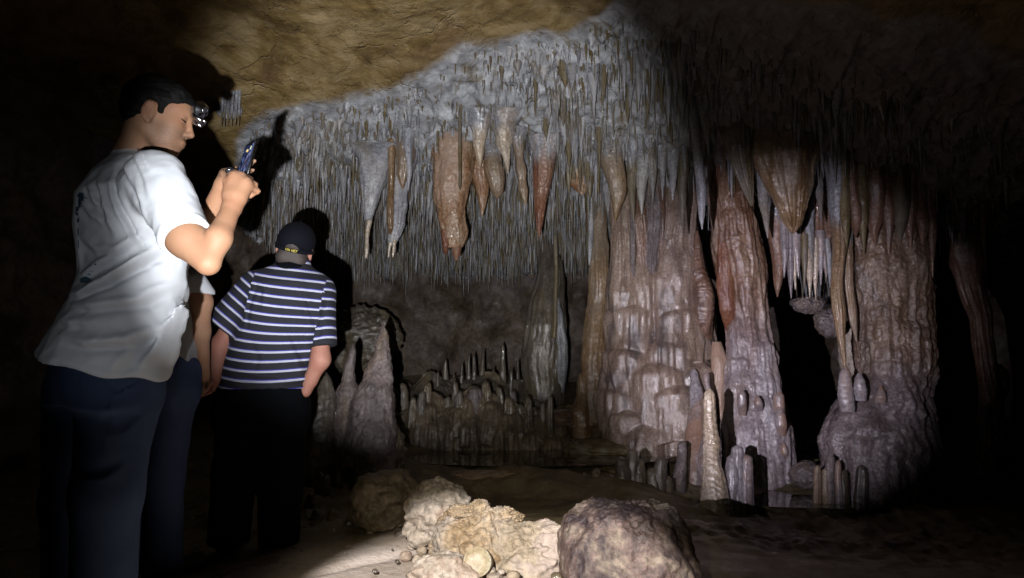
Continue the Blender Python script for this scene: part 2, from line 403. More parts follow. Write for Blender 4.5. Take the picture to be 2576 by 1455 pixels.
def ceiling_mat():
    M, nt, b = newmat('cave_ceiling_stone'); v = coords(nt, rnd=False)
    # clay-brown bedrock with pale flakes
    c1 = ramp(nt, noise_n(nt, v, 3.2, 6, .62, .8), [(.36, (.13, .080, .026)), (.5, (.24, .160, .060)), (.62, (.35, .25, .12))])
    c1 = mixc(nt, ramp(nt, noise_n(nt, v, 9, 5, .6, 1.2), [(.60, 0.), (.66, .55)]), c1, (.33, .25, .13))
    c1 = mixc(nt, ramp(nt, noise_n(nt, v, 2.0, 3), [(.55, 0.), (.7, .5)]), c1, (.13, .065, .03))
    c2 = ramp(nt, noise_n(nt, v, 8, 6, .65, .5), [(.30, (.15, .145, .15)), (.5, (.35, .35, .36)), (.7, (.64, .64, .65))])
    c2 = mixc(nt, ramp(nt, noise_n(nt, v, 5, 4, .6, .6), [(.54, 0.), (.64, .7)]), c2, (.16, .12, .065))
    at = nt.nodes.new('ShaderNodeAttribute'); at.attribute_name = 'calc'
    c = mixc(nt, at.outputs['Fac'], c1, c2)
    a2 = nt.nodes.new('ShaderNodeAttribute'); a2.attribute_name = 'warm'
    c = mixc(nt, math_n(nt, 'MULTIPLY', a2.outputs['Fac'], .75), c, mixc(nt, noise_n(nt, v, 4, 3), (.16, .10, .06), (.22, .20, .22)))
    nt.links.new(c, b.inputs['Base Color'])
    nt.links.new(ramp(nt, noise_n(nt, v, 7, 3), [(.35, .35), (.65, .8)]), b.inputs['Roughness'])
    vo = nt.nodes.new('ShaderNodeTexVoronoi'); vo.feature = 'SMOOTH_F1'; vo.inputs['Scale'].default_value = 4.5; nt.links.new(v, vo.inputs['Vector'])
    h = math_n(nt, 'ADD', math_n(nt, 'MULTIPLY', noise_n(nt, v, 42, 5, .6), .6), math_n(nt, 'MULTIPLY', noise_n(nt, v, 4, 6, .55, .6), 4.)); h = math_n(nt, 'ADD', h, math_n(nt, 'MULTIPLY', vo.outputs[0], 1.2))
    # flaked chips: terraces cut from a warped noise, crisp at their rims
    wp = nt.nodes.new('ShaderNodeVectorMath'); wp.operation = 'ADD'; nn = nt.nodes.new('ShaderNodeTexNoise'); nn.inputs['Scale'].default_value = 3.5; nn.inputs['Detail'].default_value = 4
    nt.links.new(v, nn.inputs['Vector']); sc_ = nt.nodes.new('ShaderNodeVectorMath'); sc_.operation = 'SCALE'; sc_.inputs['Scale'].default_value = .35; nt.links.new(nn.outputs['Color'], sc_.inputs[0])
    nt.links.new(v, wp.inputs[0]); nt.links.new(sc_.outputs[0], wp.inputs[1])
    v3 = nt.nodes.new('ShaderNodeTexVoronoi'); v3.feature = 'DISTANCE_TO_EDGE'; v3.inputs['Scale'].default_value = 2.6; nt.links.new(wp.outputs[0], v3.inputs['Vector'])
    msk = ramp(nt, noise_n(nt, v, 1.7, 3), [(.55, 0.), (.64, 1.)])
    crack = math_n(nt, 'MULTIPLY', ramp(nt, v3.outputs['Distance'], [(.0, 1.), (.03, 0.)]), msk)
    chip = ramp(nt, noise_n(nt, wp.outputs[0], 3.4, 5, .6), [(.56, 0.), (.575, 1.)])
    h = math_n(nt, 'SUBTRACT', math_n(nt, 'ADD', h, math_n(nt, 'MULTIPLY', chip, 1.1)), math_n(nt, 'MULTIPLY', crack, 1.0))
    q = nt.nodes.new('ShaderNodeBump'); q.inputs['Strength'].default_value = .6; q.inputs['Distance'].default_value = .02
    nt.links.new(h, q.inputs['Height']); nt.links.new(q.outputs[0], b.inputs['Normal']); return M
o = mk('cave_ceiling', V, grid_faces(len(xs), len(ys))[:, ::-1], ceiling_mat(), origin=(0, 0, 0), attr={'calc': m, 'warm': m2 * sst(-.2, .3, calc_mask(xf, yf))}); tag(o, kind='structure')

# floor
POOL_Z = P(1150, 1150, 5.6)[2]
fl0 = tps(pc([(600, 1400, 3.3), (1000, 1440, 3.05), (1300, 1455, 3.0), (800, 1330, 3.7), (1000, 1300, 3.9), (1300, 1300, 4.2), (1700, 1300, 4.2), (1600, 1240, 4.7), (1250, 1262, 4.75),
              (1100, 1120, 6.2), (1350, 1130, 6.2), (1500, 1060, 6.6), (1650, 1110, 6.1), (1400, 1020, 7.2), (1470, 1160, 5.9), (1640, 1150, 5.8), (1900, 1280, 5.0), (2200, 1270, 5.0), (1000, 1010, 7.4), (760, 1200, 4.7), (870, 1210, 4.6), (2100, 1300, 4.8), (2400, 1250, 5.2), (1750, 1290, 4.7),
              (1550, 1000, 7.4)])
          + [(-4, 0, 0), (0, 0, 0), (4, 0, 0), (-4, 3, 0), (6, 3, 0), (-1.3, 2, 0), (-1.4, 3.4, .0), (-4, 7, .3), (6, 8, .0), (0, 10, .7), (3, 10, .0), (3, 13, .1), (6, 12, .1), (2.6, 7.5, .0), (-.3, 5.65, POOL_Z - .08), (.4, 5.6, POOL_Z - .08), (0.1, 5.2, POOL_Z + .005), (-.6, 5.2, POOL_Z)])
def floor1(x, y):
    z = fl0(x, y); p = np.stack([x, y, 0 * x], -1); fa = sst(3.4, 4.2, y)
    z = z + .012 * fbm(p * 2.5, 3, 71) + fa * (.035 * fbm(p * 3.5, 3, 72) + .012 * fbm(p * 13, 3, 73)) + .004 * fbm(p * 9, 2, 75)
    z = z - .022 * np.exp(-((y - (3.05 + .55 * (x + .9)) + .05 * np.sin(x * 5)) / .05) ** 2) * sst(-1.7, -1.2, x) * sst(-.15, -.45, x)
    # stepped flowstone terraces climbing to the columns, rubble to the left, rough ground to the right
    tm = sst(.0, .5, x) * sst(5.0, 5.5, y) * sst(8.5, 7.5, y); q = z / .075 + .9 * vn(p * 1.6, 77); zt = .075 * (np.floor(q) + sst(.72, 1., q - np.floor(q)) - .9 * vn(p * 1.6, 77)); z = z + (zt - z) * tm
    rm = sst(-1.9, -1.5, x) * sst(-.35, -.75, x) * sst(3.55, 3.9, y) * sst(5.2, 4.8, y); z = z + rm * (.05 * np.maximum(ridge(p * 5, 3, 79), -.3) + .02 * ridge(p * 14, 2, 80))
    rr_ = sst(.6, 1.2, x) * sst(3.3, 3.9, y); z = z + rr_ * (.035 * ridge(p * 4, 3, 83) + .012 * ridge(p * 12, 2, 84))
    # basin of the pool
    a = ((x - .15) / .95) ** 2 + ((y - 5.72) / .36) ** 2 + .2 * vn(p * 3, 5)
    z = np.where(a < 2.2, z + (np.minimum(z, POOL_Z - .06) - z) * sst(1.25, .85, a), z)
    b = ((x - 1.75) / 1.3) ** 2 + ((y - 4.95) / .42) ** 2
    return z
xs = spaced(-5, -2.0, 3.6, 7.6, .018, .12); ys = spaced(-1.6, 2.7, 7.2, 13.2, .018, .12)
X, Yg = np.meshgrid(xs, ys, indexing='ij'); xf, yf = X.ravel(), Yg.ravel()
V = np.stack([xf, yf, floor1(xf, yf)], -1)
def floor_mat():
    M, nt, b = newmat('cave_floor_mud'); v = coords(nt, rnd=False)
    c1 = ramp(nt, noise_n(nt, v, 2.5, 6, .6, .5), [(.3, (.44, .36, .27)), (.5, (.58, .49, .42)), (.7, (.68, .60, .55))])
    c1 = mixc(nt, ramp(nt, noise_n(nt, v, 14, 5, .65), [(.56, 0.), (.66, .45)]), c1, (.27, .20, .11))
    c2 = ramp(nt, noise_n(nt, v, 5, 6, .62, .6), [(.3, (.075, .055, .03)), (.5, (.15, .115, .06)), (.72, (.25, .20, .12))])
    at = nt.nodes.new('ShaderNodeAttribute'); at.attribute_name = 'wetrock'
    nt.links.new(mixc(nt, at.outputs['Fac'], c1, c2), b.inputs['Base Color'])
    nt.links.new(ramp(nt, noise_n(nt, v, 6, 4), [(.35, .22), (.65, .65)]), b.inputs['Roughness'])
    h = math_n(nt, 'ADD', noise_n(nt, v, 60, 6, .7), math_n(nt, 'MULTIPLY', noise_n(nt, v, 11, 5, .6, .8), 1.6))
    q = nt.nodes.new('ShaderNodeBump'); q.inputs['Strength'].default_value = .5; q.inputs['Distance'].default_value = .015
    nt.links.new(h, q.inputs['Height']); nt.links.new(q.outputs[0], b.inputs['Normal']); return M
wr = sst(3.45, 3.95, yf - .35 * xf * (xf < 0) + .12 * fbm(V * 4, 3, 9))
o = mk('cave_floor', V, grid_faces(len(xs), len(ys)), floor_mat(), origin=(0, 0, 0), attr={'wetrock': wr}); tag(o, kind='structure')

# walls all round
path = np.array([(-3.6, -1.5), (-3.7, 2), (-3.5, 5), (-3.2, 7), (-2.2, 8.4), (-.6, 9.0), (1.2, 9.1), (1.9, 9.6), (2.3, 11.8), (4.6, 12.2), (6.8, 9), (6.8, 5), (5.8, 2), (5.0, -1.5), (1, -1.6), (-3.6, -1.5)])
seg = np.r_[0, np.cumsum(np.hypot(*np.diff(path, axis=0).T))]; tt = np.arange(0, seg[-1], .045)
wx = np.interp(tt, seg, path[:, 0]); wy = np.interp(tt, seg, path[:, 1])
ker = np.ones(21) / 21; wx2 = np.convolve(np.r_[wx[-10:], wx, wx[:10]], ker, 'valid'); wy2 = np.convolve(np.r_[wy[-10:], wy, wy[:10]], ker, 'valid')
zz = np.arange(-.6, 4.2, .05); nx_, ny_ = -np.gradient(wy2), np.gradient(wx2); nl_ = np.hypot(nx_, ny_); nx_, ny_ = nx_ / nl_, ny_ / nl_
A = np.stack([np.repeat(wx2, len(zz)), np.repeat(wy2, len(zz)), np.tile(zz, len(wx2))], -1)
dd = .28 * fbm(A * .9, 3, 81) + .10 * fbm(A * 3, 3, 82) + .03 * fbm(A * 11, 2, 83)
A[:, 0] += dd * np.repeat(nx_, len(zz)); A[:, 1] += dd * np.repeat(ny_, len(zz))
M_wall = calcite('cave_wall_stone', [(.055, .035, .024), (.095, .066, .045), (.14, .10, .075)], .7, 3, (.14, .12, .125), .5, rough=(.4, .8), bump=.8, bs=25, big=1.2)
o = mk('cave_wall', A, grid_faces(len(wx2), len(zz)), M_wall, origin=(0, 0, 0)); tag(o, kind='structure')

# pool
def water_mat():
    M, nt, b = newmat('still_cave_water'); b.inputs['Base Color'].default_value = (.012, .014, .010, 1); b.inputs['Roughness'].default_value = .03
    b.inputs['IOR'].default_value = 1.33; b.inputs['Transmission Weight'].default_value = .35
    q = nt.nodes.new('ShaderNodeBump'); q.inputs['Strength'].default_value = .04; q.inputs['Distance'].default_value = .01
    nt.links.new(noise_n(nt, coords(nt, rnd=False), 7, 2), q.inputs['Height']); nt.links.new(q.outputs[0], b.inputs['Normal']); return M
M_water = water_mat()
def water(name, cx, cy, rx, ry, z):
    th = np.linspace(0, 2 * math.pi, 48, endpoint=False); rr = np.linspace(0.02, 1, 10); V = []
    for r in rr: V.append(np.stack([cx + rx * r * np.cos(th), cy + ry * r * np.sin(th), np.full(48, z)], -1))
    o = mk(name, np.vstack(V), grid_faces(10, 48, True), M_water, origin=(cx, cy, z)); tag(o, kind='structure')
water('pool_water', .15, 5.72, 1.15, .5, POOL_Z - .012)
water('water', 2.15, 5.1, .75, .3, P(2050, 1262, 4.95)[2] - .01)

# ------------------------------------------------------------------ dripstone shapes
def smooth_interp(z, zs, vals, w):
    k = max(int(w), 1); v = np.interp(z, zs, vals)
    if k > 1:
        g = np.exp(-np.linspace(-2, 2, 2 * k + 1) ** 2); g /= g.sum(); v = np.convolve(np.r_[np.full(k, v[0]), v, np.full(k, v[-1])], g, 'valid')
    return v
def tube(st, depth=1., nth=72, dz=.009, flute=(0, 5), lumps=(), ring=(0, .03), seed=0, lobes=(), sm=.03, up=0., down=0., wander=1.):
    """st: (u, v, half width, Y) from the picture; returns a closed fluted, lumpy body"""
    W = []; st = sorted(st, key=lambda q: q[1])
    if not up and st[0][1] <= 565 and st[0][2] >= 3: up = 1.15
    if up:                                  # root it in the ceiling
        c = P(st[0][0], st[0][1], st[0][3]); zc = float(ceil1(np.array([c[0]]), np.array([c[1]]))[0]) + .05
        if zc > c[2] + .01:
            a, b = proj([c[0], c[1], zc]); m_, n_ = proj([c[0], c[1], c[2] + (zc - c[2]) * .4]); st = [(a, b, st[0][2] * up, st[0][3]), (m_, n_, st[0][2] * (1 + (up - 1) * .35), st[0][3])] + st
    if down:
        c = P(st[-1][0], st[-1][1], st[-1][3]); zc = float(floor1(np.array([c[0]]), np.array([c[1]]))[0]) - .05
        if zc < c[2] - .01: a, b = proj([c[0], c[1], zc]); st = st + [(a, b, st[-1][2] * down, st[-1][3])]
    for u, v, hw, Y in st:
        c = P(u, v, Y); W.append((c[2], c[0], c[1], px(hw, Y)))
    W = np.array(sorted(W)); z = np.arange(W[0, 0], W[-1, 0] + dz * .5, dz)
    if len(z) < 6: z = np.linspace(W[0, 0], W[-1, 0], 6)
    k = sm / dz
    cx, cy, r = [smooth_interp(z, W[:, 0], W[:, i], k) for i in (1, 2, 3)]
    r = np.maximum(r, .0015)
    if W[0, 3] < .004: r[0] = .001
    if W[-1, 3] < .004: r[-1] = .001
    th = np.linspace(0, 2 * math.pi, nth, endpoint=False); ct, sn = np.cos(th), np.sin(th)
    wr_ = np.clip(r * 1.0, 0, .05) * wander; q_ = np.stack([z * 2.2, z * 0 + seed * 1.7, z * 0], -1); cx = cx + wr_ * fbm(q_, 2, seed) * .7; cy = cy + wr_ * fbm(q_ + 7, 2, seed); r = r * (1 + .10 * min(wander, 1) * fbm(q_ * 1.7 + 3, 2, seed + 1) * (r > .004))
    Z = np.repeat(z, nth); CT = np.tile(ct, len(z)); SN = np.tile(sn, len(z)); Rr = np.repeat(r, nth)
    CX = np.repeat(cx, nth); CY = np.repeat(cy, nth); sc = np.clip(Rr / .05, .15, 1.)
    B = np.stack([CX + Rr * CT, CY + Rr * SN * depth, Z], -1); d = np.zeros(len(Z))
    if flute[0]: d += flute[0] * sc * ridge(np.stack([CT * flute[1] + seed, SN * flute[1], Z * 1.6], -1), 2, seed)
    for a, s, zs in lumps: d += a * sc * fbm(B * np.array([s, s, s * zs]) + seed * 3.1, 3, seed + 5)
    if ring[0]:
        ph = Z / ring[1] + 1.2 * vn(B * 9, seed + 3); d += ring[0] * sc * (np.abs(np.sin(ph * math.pi)) - .6)
    if lobes:
        front = sst(.35, -.25, SN); L = np.zeros(len(Z)); gr = np.zeros(len(Z))
        for u, v, w, D, Ln in lobes:
            Y = np.interp(P(u, v, 6.2)[2], z, cy); c = P(u, v, Y); w = px(w, Y); D = px(D, Y); Ln = px(Ln, Y)
            x = (B[:, 0] - c[0]) / w; prof = np.sqrt(np.clip(1 - x * x, 0, 1)); top = c[2] - w * .45 * x * x
            h = w * .55; t = (top - Z) / h; rise = np.where(t > 0, np.sqrt(1 - (1 - np.clip(t, 0, 1)) ** 2), 0) * sst(Ln + .05, Ln, top - Z)
            e = D * prof ** .6 * rise; L = np.maximum(L, e)
        d += L * front; gr = sst(.0, .03, L) * front
        d -= gr * .014 * np.maximum(0, vn(np.stack([B[:, 0] * 48, B[:, 0] * 0, Z * 3 + seed], -1), seed + 9)) ** .8
    V = np.stack([CX + (Rr + d) * CT, CY + (Rr * depth + d) * SN, Z + 0 * d], -1)
    n = len(z); Fq = grid_faces(n, nth, True); V = np.vstack([V, [[cx[0], cy[0], z[0]], [cx[-1], cy[-1], z[-1]]]])
    j = np.arange(nth); T = np.vstack([np.stack([np.full(nth, n * nth), (j + 1) % nth, j], -1), np.stack([np.full(nth, n * nth + 1), (n - 1) * nth + j, (n - 1) * nth + (j + 1) % nth], -1)])
    return V, [Fq, T]
def thing(name, label, cat, mat, parts, group=None, origin='bottom', grad=None):
    V, Fc = merge(parts)
    if grad:
        zt, zb = P(0, grad[0], grad[2])[2], P(0, grad[1], grad[2])[2]; n_ = fbm(V * np.array([9, 9, 1.2]), 3, 77) * grad[3]
        i = V[:, 2].argmin(); o = mk(name, V, Fc, mat, origin=V[i], attr={'g': sst(zt, zb, V[:, 2] + n_)}); return tag(o, label, cat, group)
    V, Fc = V, Fc; i = V[:, 2].argmin() if origin == 'bottom' else V[:, 2].argmax()
    o = mk(name, V, Fc, mat, origin=V[i]); return tag(o, label, cat, group)
def part(name, mat, parts, parent, label=None):
    V, Fc = merge(parts); o = mk(name, V, Fc, mat, parent); return tag(o, label)
# ================================================================== people
def skin_mat(name, base, red, beard=None):
    m, nt, b = newmat(name); v = coords(nt, rnd=False)
    c = mixc(nt, ramp(nt, noise_n(nt, v, 9, 4), [(.35, 0.), (.7, 1.)]), base, red)
    if beard is not None:
        at = nt.nodes.new('ShaderNodeAttribute'); at.attribute_name = 'beard'
        f = math_n(nt, 'MULTIPLY', at.outputs['Fac'], ramp(nt, noise_n(nt, v, 420, 2), [(.38, .25), (.62, 1.)]))
        c = mixc(nt, f, c, beard)
    nt.links.new(c, b.inputs['Base Color']); b.inputs['Roughness'].default_value = .62; b.inputs['Specular IOR Level'].default_value = .3
    b.inputs['Subsurface Weight'].default_value = .08; b.inputs['Subsurface Radius'].default_value = (.6, .25, .12); b.inputs['Subsurface Scale'].default_value = .02
    bp = nt.nodes.new('ShaderNodeBump'); bp.inputs['Strength'].default_value = .25; bp.inputs['Distance'].default_value = .002
    nt.links.new(noise_n(nt, v, 260, 3), bp.inputs['Height']); nt.links.new(bp.outputs[0], b.inputs['Normal'])
    return m
M_skin = skin_mat('skin_tan', (.26, .145, .083), (.235, .112, .062), (.12, .075, .05))
M_skin2 = skin_mat('skin_ruddy', (.36, .175, .125), (.31, .12, .085))
M_skin3 = skin_mat('skin_light', (.38, .22, .14), (.33, .17, .10))
M_hair = plain('black_hair', (.005, .0045, .004), .7, bump=.8, bs=160, spec=.15)
M_hair2 = plain('grey_brown_hair', (.045, .034, .03), .6, bump=.8, bs=200)
M_cotton = plain('white_cotton', (.60, .62, .64), .85, bump=.25, bs=420, var=.03)
M_navy = plain('navy_cotton', (.027, .041, .08), .95, spec=.1, bump=.35, bs=380, var=.12)
M_black = plain('black_cloth', (.003, .0035, .005), .95, bump=.3, bs=300, spec=.08)
M_jeans = plain('blue_denim', (.03, .05, .12), .85, bump=.3, bs=300, var=.1)
M_capm = plain('black_cap_cloth', (.004, .0045, .008), .9, bump=.3, bs=300, spec=.15)
M_shoe = plain('black_leather', (.02, .02, .02), .45)
M_print = plain('navy_print', (.03, .06, .12), .8)
M_chrome = plain('brushed_metal', (.62, .63, .66), .18, 1.)
M_plast = plain('black_plastic', (.015, .015, .017), .3)
M_eye = plain('eye_white', (.6, .58, .55), .15)
def stripe_mat():
    m, nt, b = newmat('striped_jersey')
    at = nt.nodes.new('ShaderNodeAttribute'); at.attribute_name = 'st'
    fr = math_n(nt, 'FRACT', math_n(nt, 'MULTIPLY', at.outputs['Fac'], 1 / .0475))
    c = ramp(nt, fr, [(0., (.008, .008, .013)), (.25, (.42, .42, .50)), (.465, (.03, .03, .27)), (.57, (.008, .008, .013))])
    nt.nodes[-1]
    for n in nt.nodes:
        if n.type == 'VALTORGB': n.color_ramp.interpolation = 'CONSTANT'
    nt.links.new(c, b.inputs['Base Color']); b.inputs['Roughness'].default_value = .85
    bp = nt.nodes.new('ShaderNodeBump'); bp.inputs['Strength'].default_value = .25; bp.inputs['Distance'].default_value = .004
    nt.links.new(noise_n(nt, coords(nt, rnd=False), 300, 3), bp.inputs['Height']); nt.links.new(bp.outputs[0], b.inputs['Normal'])
    return m
M_stripe = stripe_mat()

def head_frame(yaw, pitch, roll=0.):
    """rows: forward, left, up. yaw 0 looks along +x"""
    f = np.array([math.cos(yaw) * math.cos(pitch), math.sin(yaw) * math.cos(pitch), math.sin(pitch)])
    l = np.array([-math.sin(yaw), math.cos(yaw), 0.]); u = np.cross(f, l)
    l2 = l * math.cos(roll) + u * math.sin(roll); u2 = -l * math.sin(roll) + u * math.cos(roll)
    return np.stack([f, l2, u2])
def add_head(S, O, M, s=1.):
    W = lambda x, y, z: O + (np.array([x, y, z]) * s) @ M
    e = lambda c, r, k=.02, op='a', Q=None: S.ell(W(*c), np.array(r) * s, M if Q is None else Q, k, op)
    e((-.008, 0, .045), (.096, .077, .088), .02)
    e((.042, 0, .0), (.056, .060, .082), .03)
    e((.060, 0, .058), (.034, .055, .040), .03)
    for y in (-1, 1):
        S.cap(W(.0, y * .050, -.045), W(.060, y * .020, -.088), .021 * s, .018 * s, .03)
        e((.058, y * .036, -.016), (.030, .026, .034), .025)
        e((.052, y * .030, -.056), (.034, .026, .030), .03)
    e((.074, 0, -.090), (.020, .024, .017), .02)
    S.cap(W(.087, -.028, .039), W(.087, .028, .039), .010 * s, .010 * s, .018)
    e((.086, 0, -.052), (.016, .030, .022), .015)
    e((.099, -.034, .020), (.014, .017, .012), .012, 's'); e((.099, .034, .020), (.014, .017, .012), .012, 's')
    for y in (-1, 1):
        e((.081, y * .033, .020), (.0135, .0145, .0125), .004)
        S.cap(W(.088, y * .022, .029), W(.083, y * .047, .028), .004 * s, .004 * s, .006)
        e((.100, y * .013, -.022), (.011, .008, .008), .006)
    S.cap(W(.093, 0, .030), W(.112, 0, -.010), .0075 * s, .0095 * s, .012)
    e((.113, 0, -.016), (.012, .012, .010), .008)
    e((.099, 0, -.047), (.009, .023, .0055), .005); e((.097, 0, -.0585), (.009, .020, .0065), .005)
    e((.104, 0, -.0525), (.008, .022, .0018), .003, 's')
    for y in (-1, 1):
        Q = head_local_tilt(M, y)
        e((-.006, y * .079, .004), (.021, .008, .034), .007, 'a', Q)
        e((-.004, y * .088, .006), (.011, .007, .020), .005, 's', Q)
        S.cap(W(-.014, y * .084, .030), W(-.024, y * .084, .005), .0045 * s, .0045 * s, .005)
        S.cap(W(.004, y * .084, .034), W(-.014, y * .084, .032), .0045 * s, .0045 * s, .005)
        e((.003, y * .080, -.026), (.008, .007, .010), .006)
    return W
def head_local_tilt(M, y):
    a = R(12); f, l, u = M
    f2 = f * math.cos(a) + u * math.sin(a) * .0 - l * y * .25
    f2 = f2 / np.linalg.norm(f2); u2 = u * math.cos(a) - f * math.sin(a); u2 -= f2 * (u2 @ f2); u2 /= np.linalg.norm(u2)
    return np.stack([f2, np.cross(u2, f2), u2])
def finger(S, pts, r, k=.006):
    n = len(pts) - 1
    for i in range(n):
        S.cap(pts[i], pts[i + 1], r * (1 - .1 * i), r * (1 - .1 * (i + 1)), k)
def seg2(p, a, b):
    """distance in the x-z picture plane to segment a-b and position along it"""
    a = np.asarray(a)[[0, 2]]; b = np.asarray(b)[[0, 2]]; q = p[:, [0, 2]] - a; ba = b - a
    t = np.clip((q @ ba) / (ba @ ba), 0, 1); r = q - t[:, None] * ba
    return np.sqrt((r ** 2).sum(1)), t, (r @ np.array([-ba[1], ba[0]])) / np.linalg.norm(ba)
def folds(p, L):
    """L: polylines of picture points with depth, amplitude and width -> height of the folds"""
    h = np.zeros(len(p))
    for pts, amp, w in L:
        best = np.full(len(p), 9.); tt = np.zeros(len(p)); sg = np.zeros(len(p)); n = len(pts) - 1
        for i in range(n):
            d, t, s = seg2(p, pts[i], pts[i + 1]); m = d < best
            best = np.where(m, d, best); tt = np.where(m, (i + t) / n, tt); sg = np.where(m, s, sg)
        env = np.sin(np.clip(tt, .02, .98) * math.pi) ** .6
        h += amp * env * (np.exp(-(best / w) ** 2) - .75 * np.exp(-((sg + 1.5 * w) / w) ** 2) * (best < 4 * w))
    return h

# ---------------------------------------------------------------- man in the white T-shirt
MAN_Y = 2.15
mO = P(394, 302, 2.13); mM = head_frame(R(14), R(-15), R(2))
S = SDF(); mW = add_head(S, mO, mM, .97)
S.cap(mW(-.028, 0, -.02), P(345, 398, 2.18), .058, .066, .03)
S.cap(P(345, 398, 2.18), P(330, 455, 2.2), .066, .075, .03)
sR = P(385, 452, 1.97); sL = P(285, 485, 2.33)
S.cap(sR, sL, .055, .055, .03)
S.cap(P(330, 500, 2.17), P(300, 900, 2.2), .10, .11, .04)
elb = P(523, 662, 1.85); wri = P(583, 522, 1.94)
S.cap(sR, P(455, 560, 1.90), .050, .052, .03); S.cap(P(455, 560, 1.90), P(468, 600, 1.875), .050, .053, .02); S.cap(P(468, 600, 1.875), elb, .052, .034, .02)
S.cap(elb, P(549, 600, 1.87), .031, .034, .008); S.cap(P(549, 600, 1.87), wri, .034, .025, .02)
# right hand: closed round the torch
pc = P(600, 476, 1.965)
S.cap(wri, P(592, 500, 1.95), .027, .026, .015)
S.cap(P(580, 492, 1.955), P(590, 446, 1.965), .026, .019, .018)
S.cap(P(598, 496, 1.955), P(616, 462, 1.965), .026, .020, .018)
kn = [P(592, 436, 1.975), P(608, 442, 1.97), P(621, 455, 1.97), P(628, 472, 1.975)]
for i, k in enumerate(kn):
    S.cap(P(590 + i * 5, 492, 1.955), k, .014, .0105, .012)
    d = np.array([.012, .030, -.004]); d2 = np.array([-.028, .014, -.012])
    finger(S, [k, k + d, k + d + d2, k + d + d2 + np.array([-.012, -.018, -.006])], .0108 - .0006 * abs(i - 1), .005)
finger(S, [P(572, 480, 1.955), P(570, 457, 1.965), P(580, 440, 1.985), P(590, 436, 2.0)], .0125, .008)
# left hand holding the telephone
lel = P(500, 610, 2.24); lwr = P(562, 468, 2.13)
S.cap(sL, P(400, 610, 2.36), .052, .052, .03); S.cap(P(400, 610, 2.36), lel, .06, .045, .03)
S.cap(lel, lwr, .042, .027, .02)
S.cap(lwr, P(568, 440, 2.11), .026, .022, .015); S.cap(P(572, 462, 2.12), P(600, 440, 2.10), .022, .018, .015)
for i, (a, b, c) in enumerate([((606, 425, 2.115), (632, 410, 2.095), (640, 405, 2.065)), ((608, 440, 2.11), (630, 430, 2.085), (636, 428, 2.055)),
                               ((606, 455, 2.10), (626, 448, 2.08), (632, 450, 2.055)), ((600, 466, 2.10), (618, 464, 2.08), (622, 466, 2.06))]):
    finger(S, [P(585, 452 + 4 * i, 2.115), P(*a), P(*b), P(*c)], .0098 - .0006 * i, .006)
finger(S, [P(562, 452, 2.11), P(563, 436, 2.08), P(575, 430, 2.05), P(592, 424, 2.035)], .0115, .008)
# legs under the trousers
hipR, hipL = P(292, 975, 2.10), P(205, 985, 2.36)
kR, kL = P(268, 1240, 2.08), P(180, 1260, 2.38)
fR = np.array([P(250, 1500, 2.12)[0], 2.14, .09]); fL = np.array([P(170, 1480, 2.4)[0], 2.42, .09])
S.cap(P(290, 900, 2.2), hipR, .13, .09, .05); S.cap(P(290, 900, 2.2), hipL, .13, .09, .05)
for h, k, f in ((hipR, kR, fR), (hipL, kL, fL)): S.cap(h, k, .08, .052, .03); S.cap(k, f, .05, .036, .03)
V, Fq = S.mesh(.0045)
hl = (V - mO) @ mM.T
beard = sst(-.01, .01, hl[:, 0]) * sst(.005, -.03, hl[:, 2]) * sst(-.16, -.10, hl[:, 2]) * .9
beard = beard * (1 - sst(.0, .012, .012 - np.hypot((hl[:, 0] - .1) / 1.5, (hl[:, 2] + .052))))
man = mk('person', V, Fq, M_skin, origin=np.array([fR[0] - .05, 2.25, 0.]), attr={'beard': np.clip(beard, 0, 1)})
tag(man, 'person in a white printed T-shirt looking down at a raised phone', 'person')
print('man body', len(V))
# hair
S = SDF(); S.ell(mW(-.014, 0, .055), (.103, .085, .090), mM, .01); S.cap(mW(-.062, -.03, .0), mW(-.062, .03, .0), .040, .040, .03)
S.cap(mW(.05, -.05, .088), mW(.05, .05, .088), .026, .026, .03)
for y in (-1, 1): S.cap(mW(.012, y * .074, .05), mW(.020, y * .072, .012), .010, .004, .01)
S.cap(mW(.2, 0, -.02), mW(.2, 0, .02), .128, .128, .01, 's')
for y in (-1, 1): S.cap(mW(.075, y * .09, -.035), mW(.075, y * .09, .012), .050, .044, .01, 's')
for y in (-1, 1): S.ell(mW(-.004, y * .09, .002), (.029, .03, .040), mM, .01, 's')
def hairpost(p, d): return d - .005 * vn(((p - mO) @ mM.T) * np.array([45, 60, 60]), 3) - .003 * vn(p * 150, 5)
V, Fq = S.mesh(.005, hairpost); mk('hair', V, Fq, M_hair, man)
for y in (-1, 1):
    V, Fc = wire([mW(.094, y * .016, .041), mW(.096, y * .028, .046), mW(.088, y * .042, .045), mW(.076, y * .052, .038)], [.003, .0042, .004, .002], 8); mk('eyebrow', V, Fc, M_hair, man)
    V, Fc = wire([mW(.0945, y * .022, .017), mW(.0955, y * .033, .0135), mW(.090, y * .045, .016), mW(.083, y * .050, .019)], [.001, .0019, .0019, .001], 6); mk('eyelashes', V, Fc, M_hair, man)
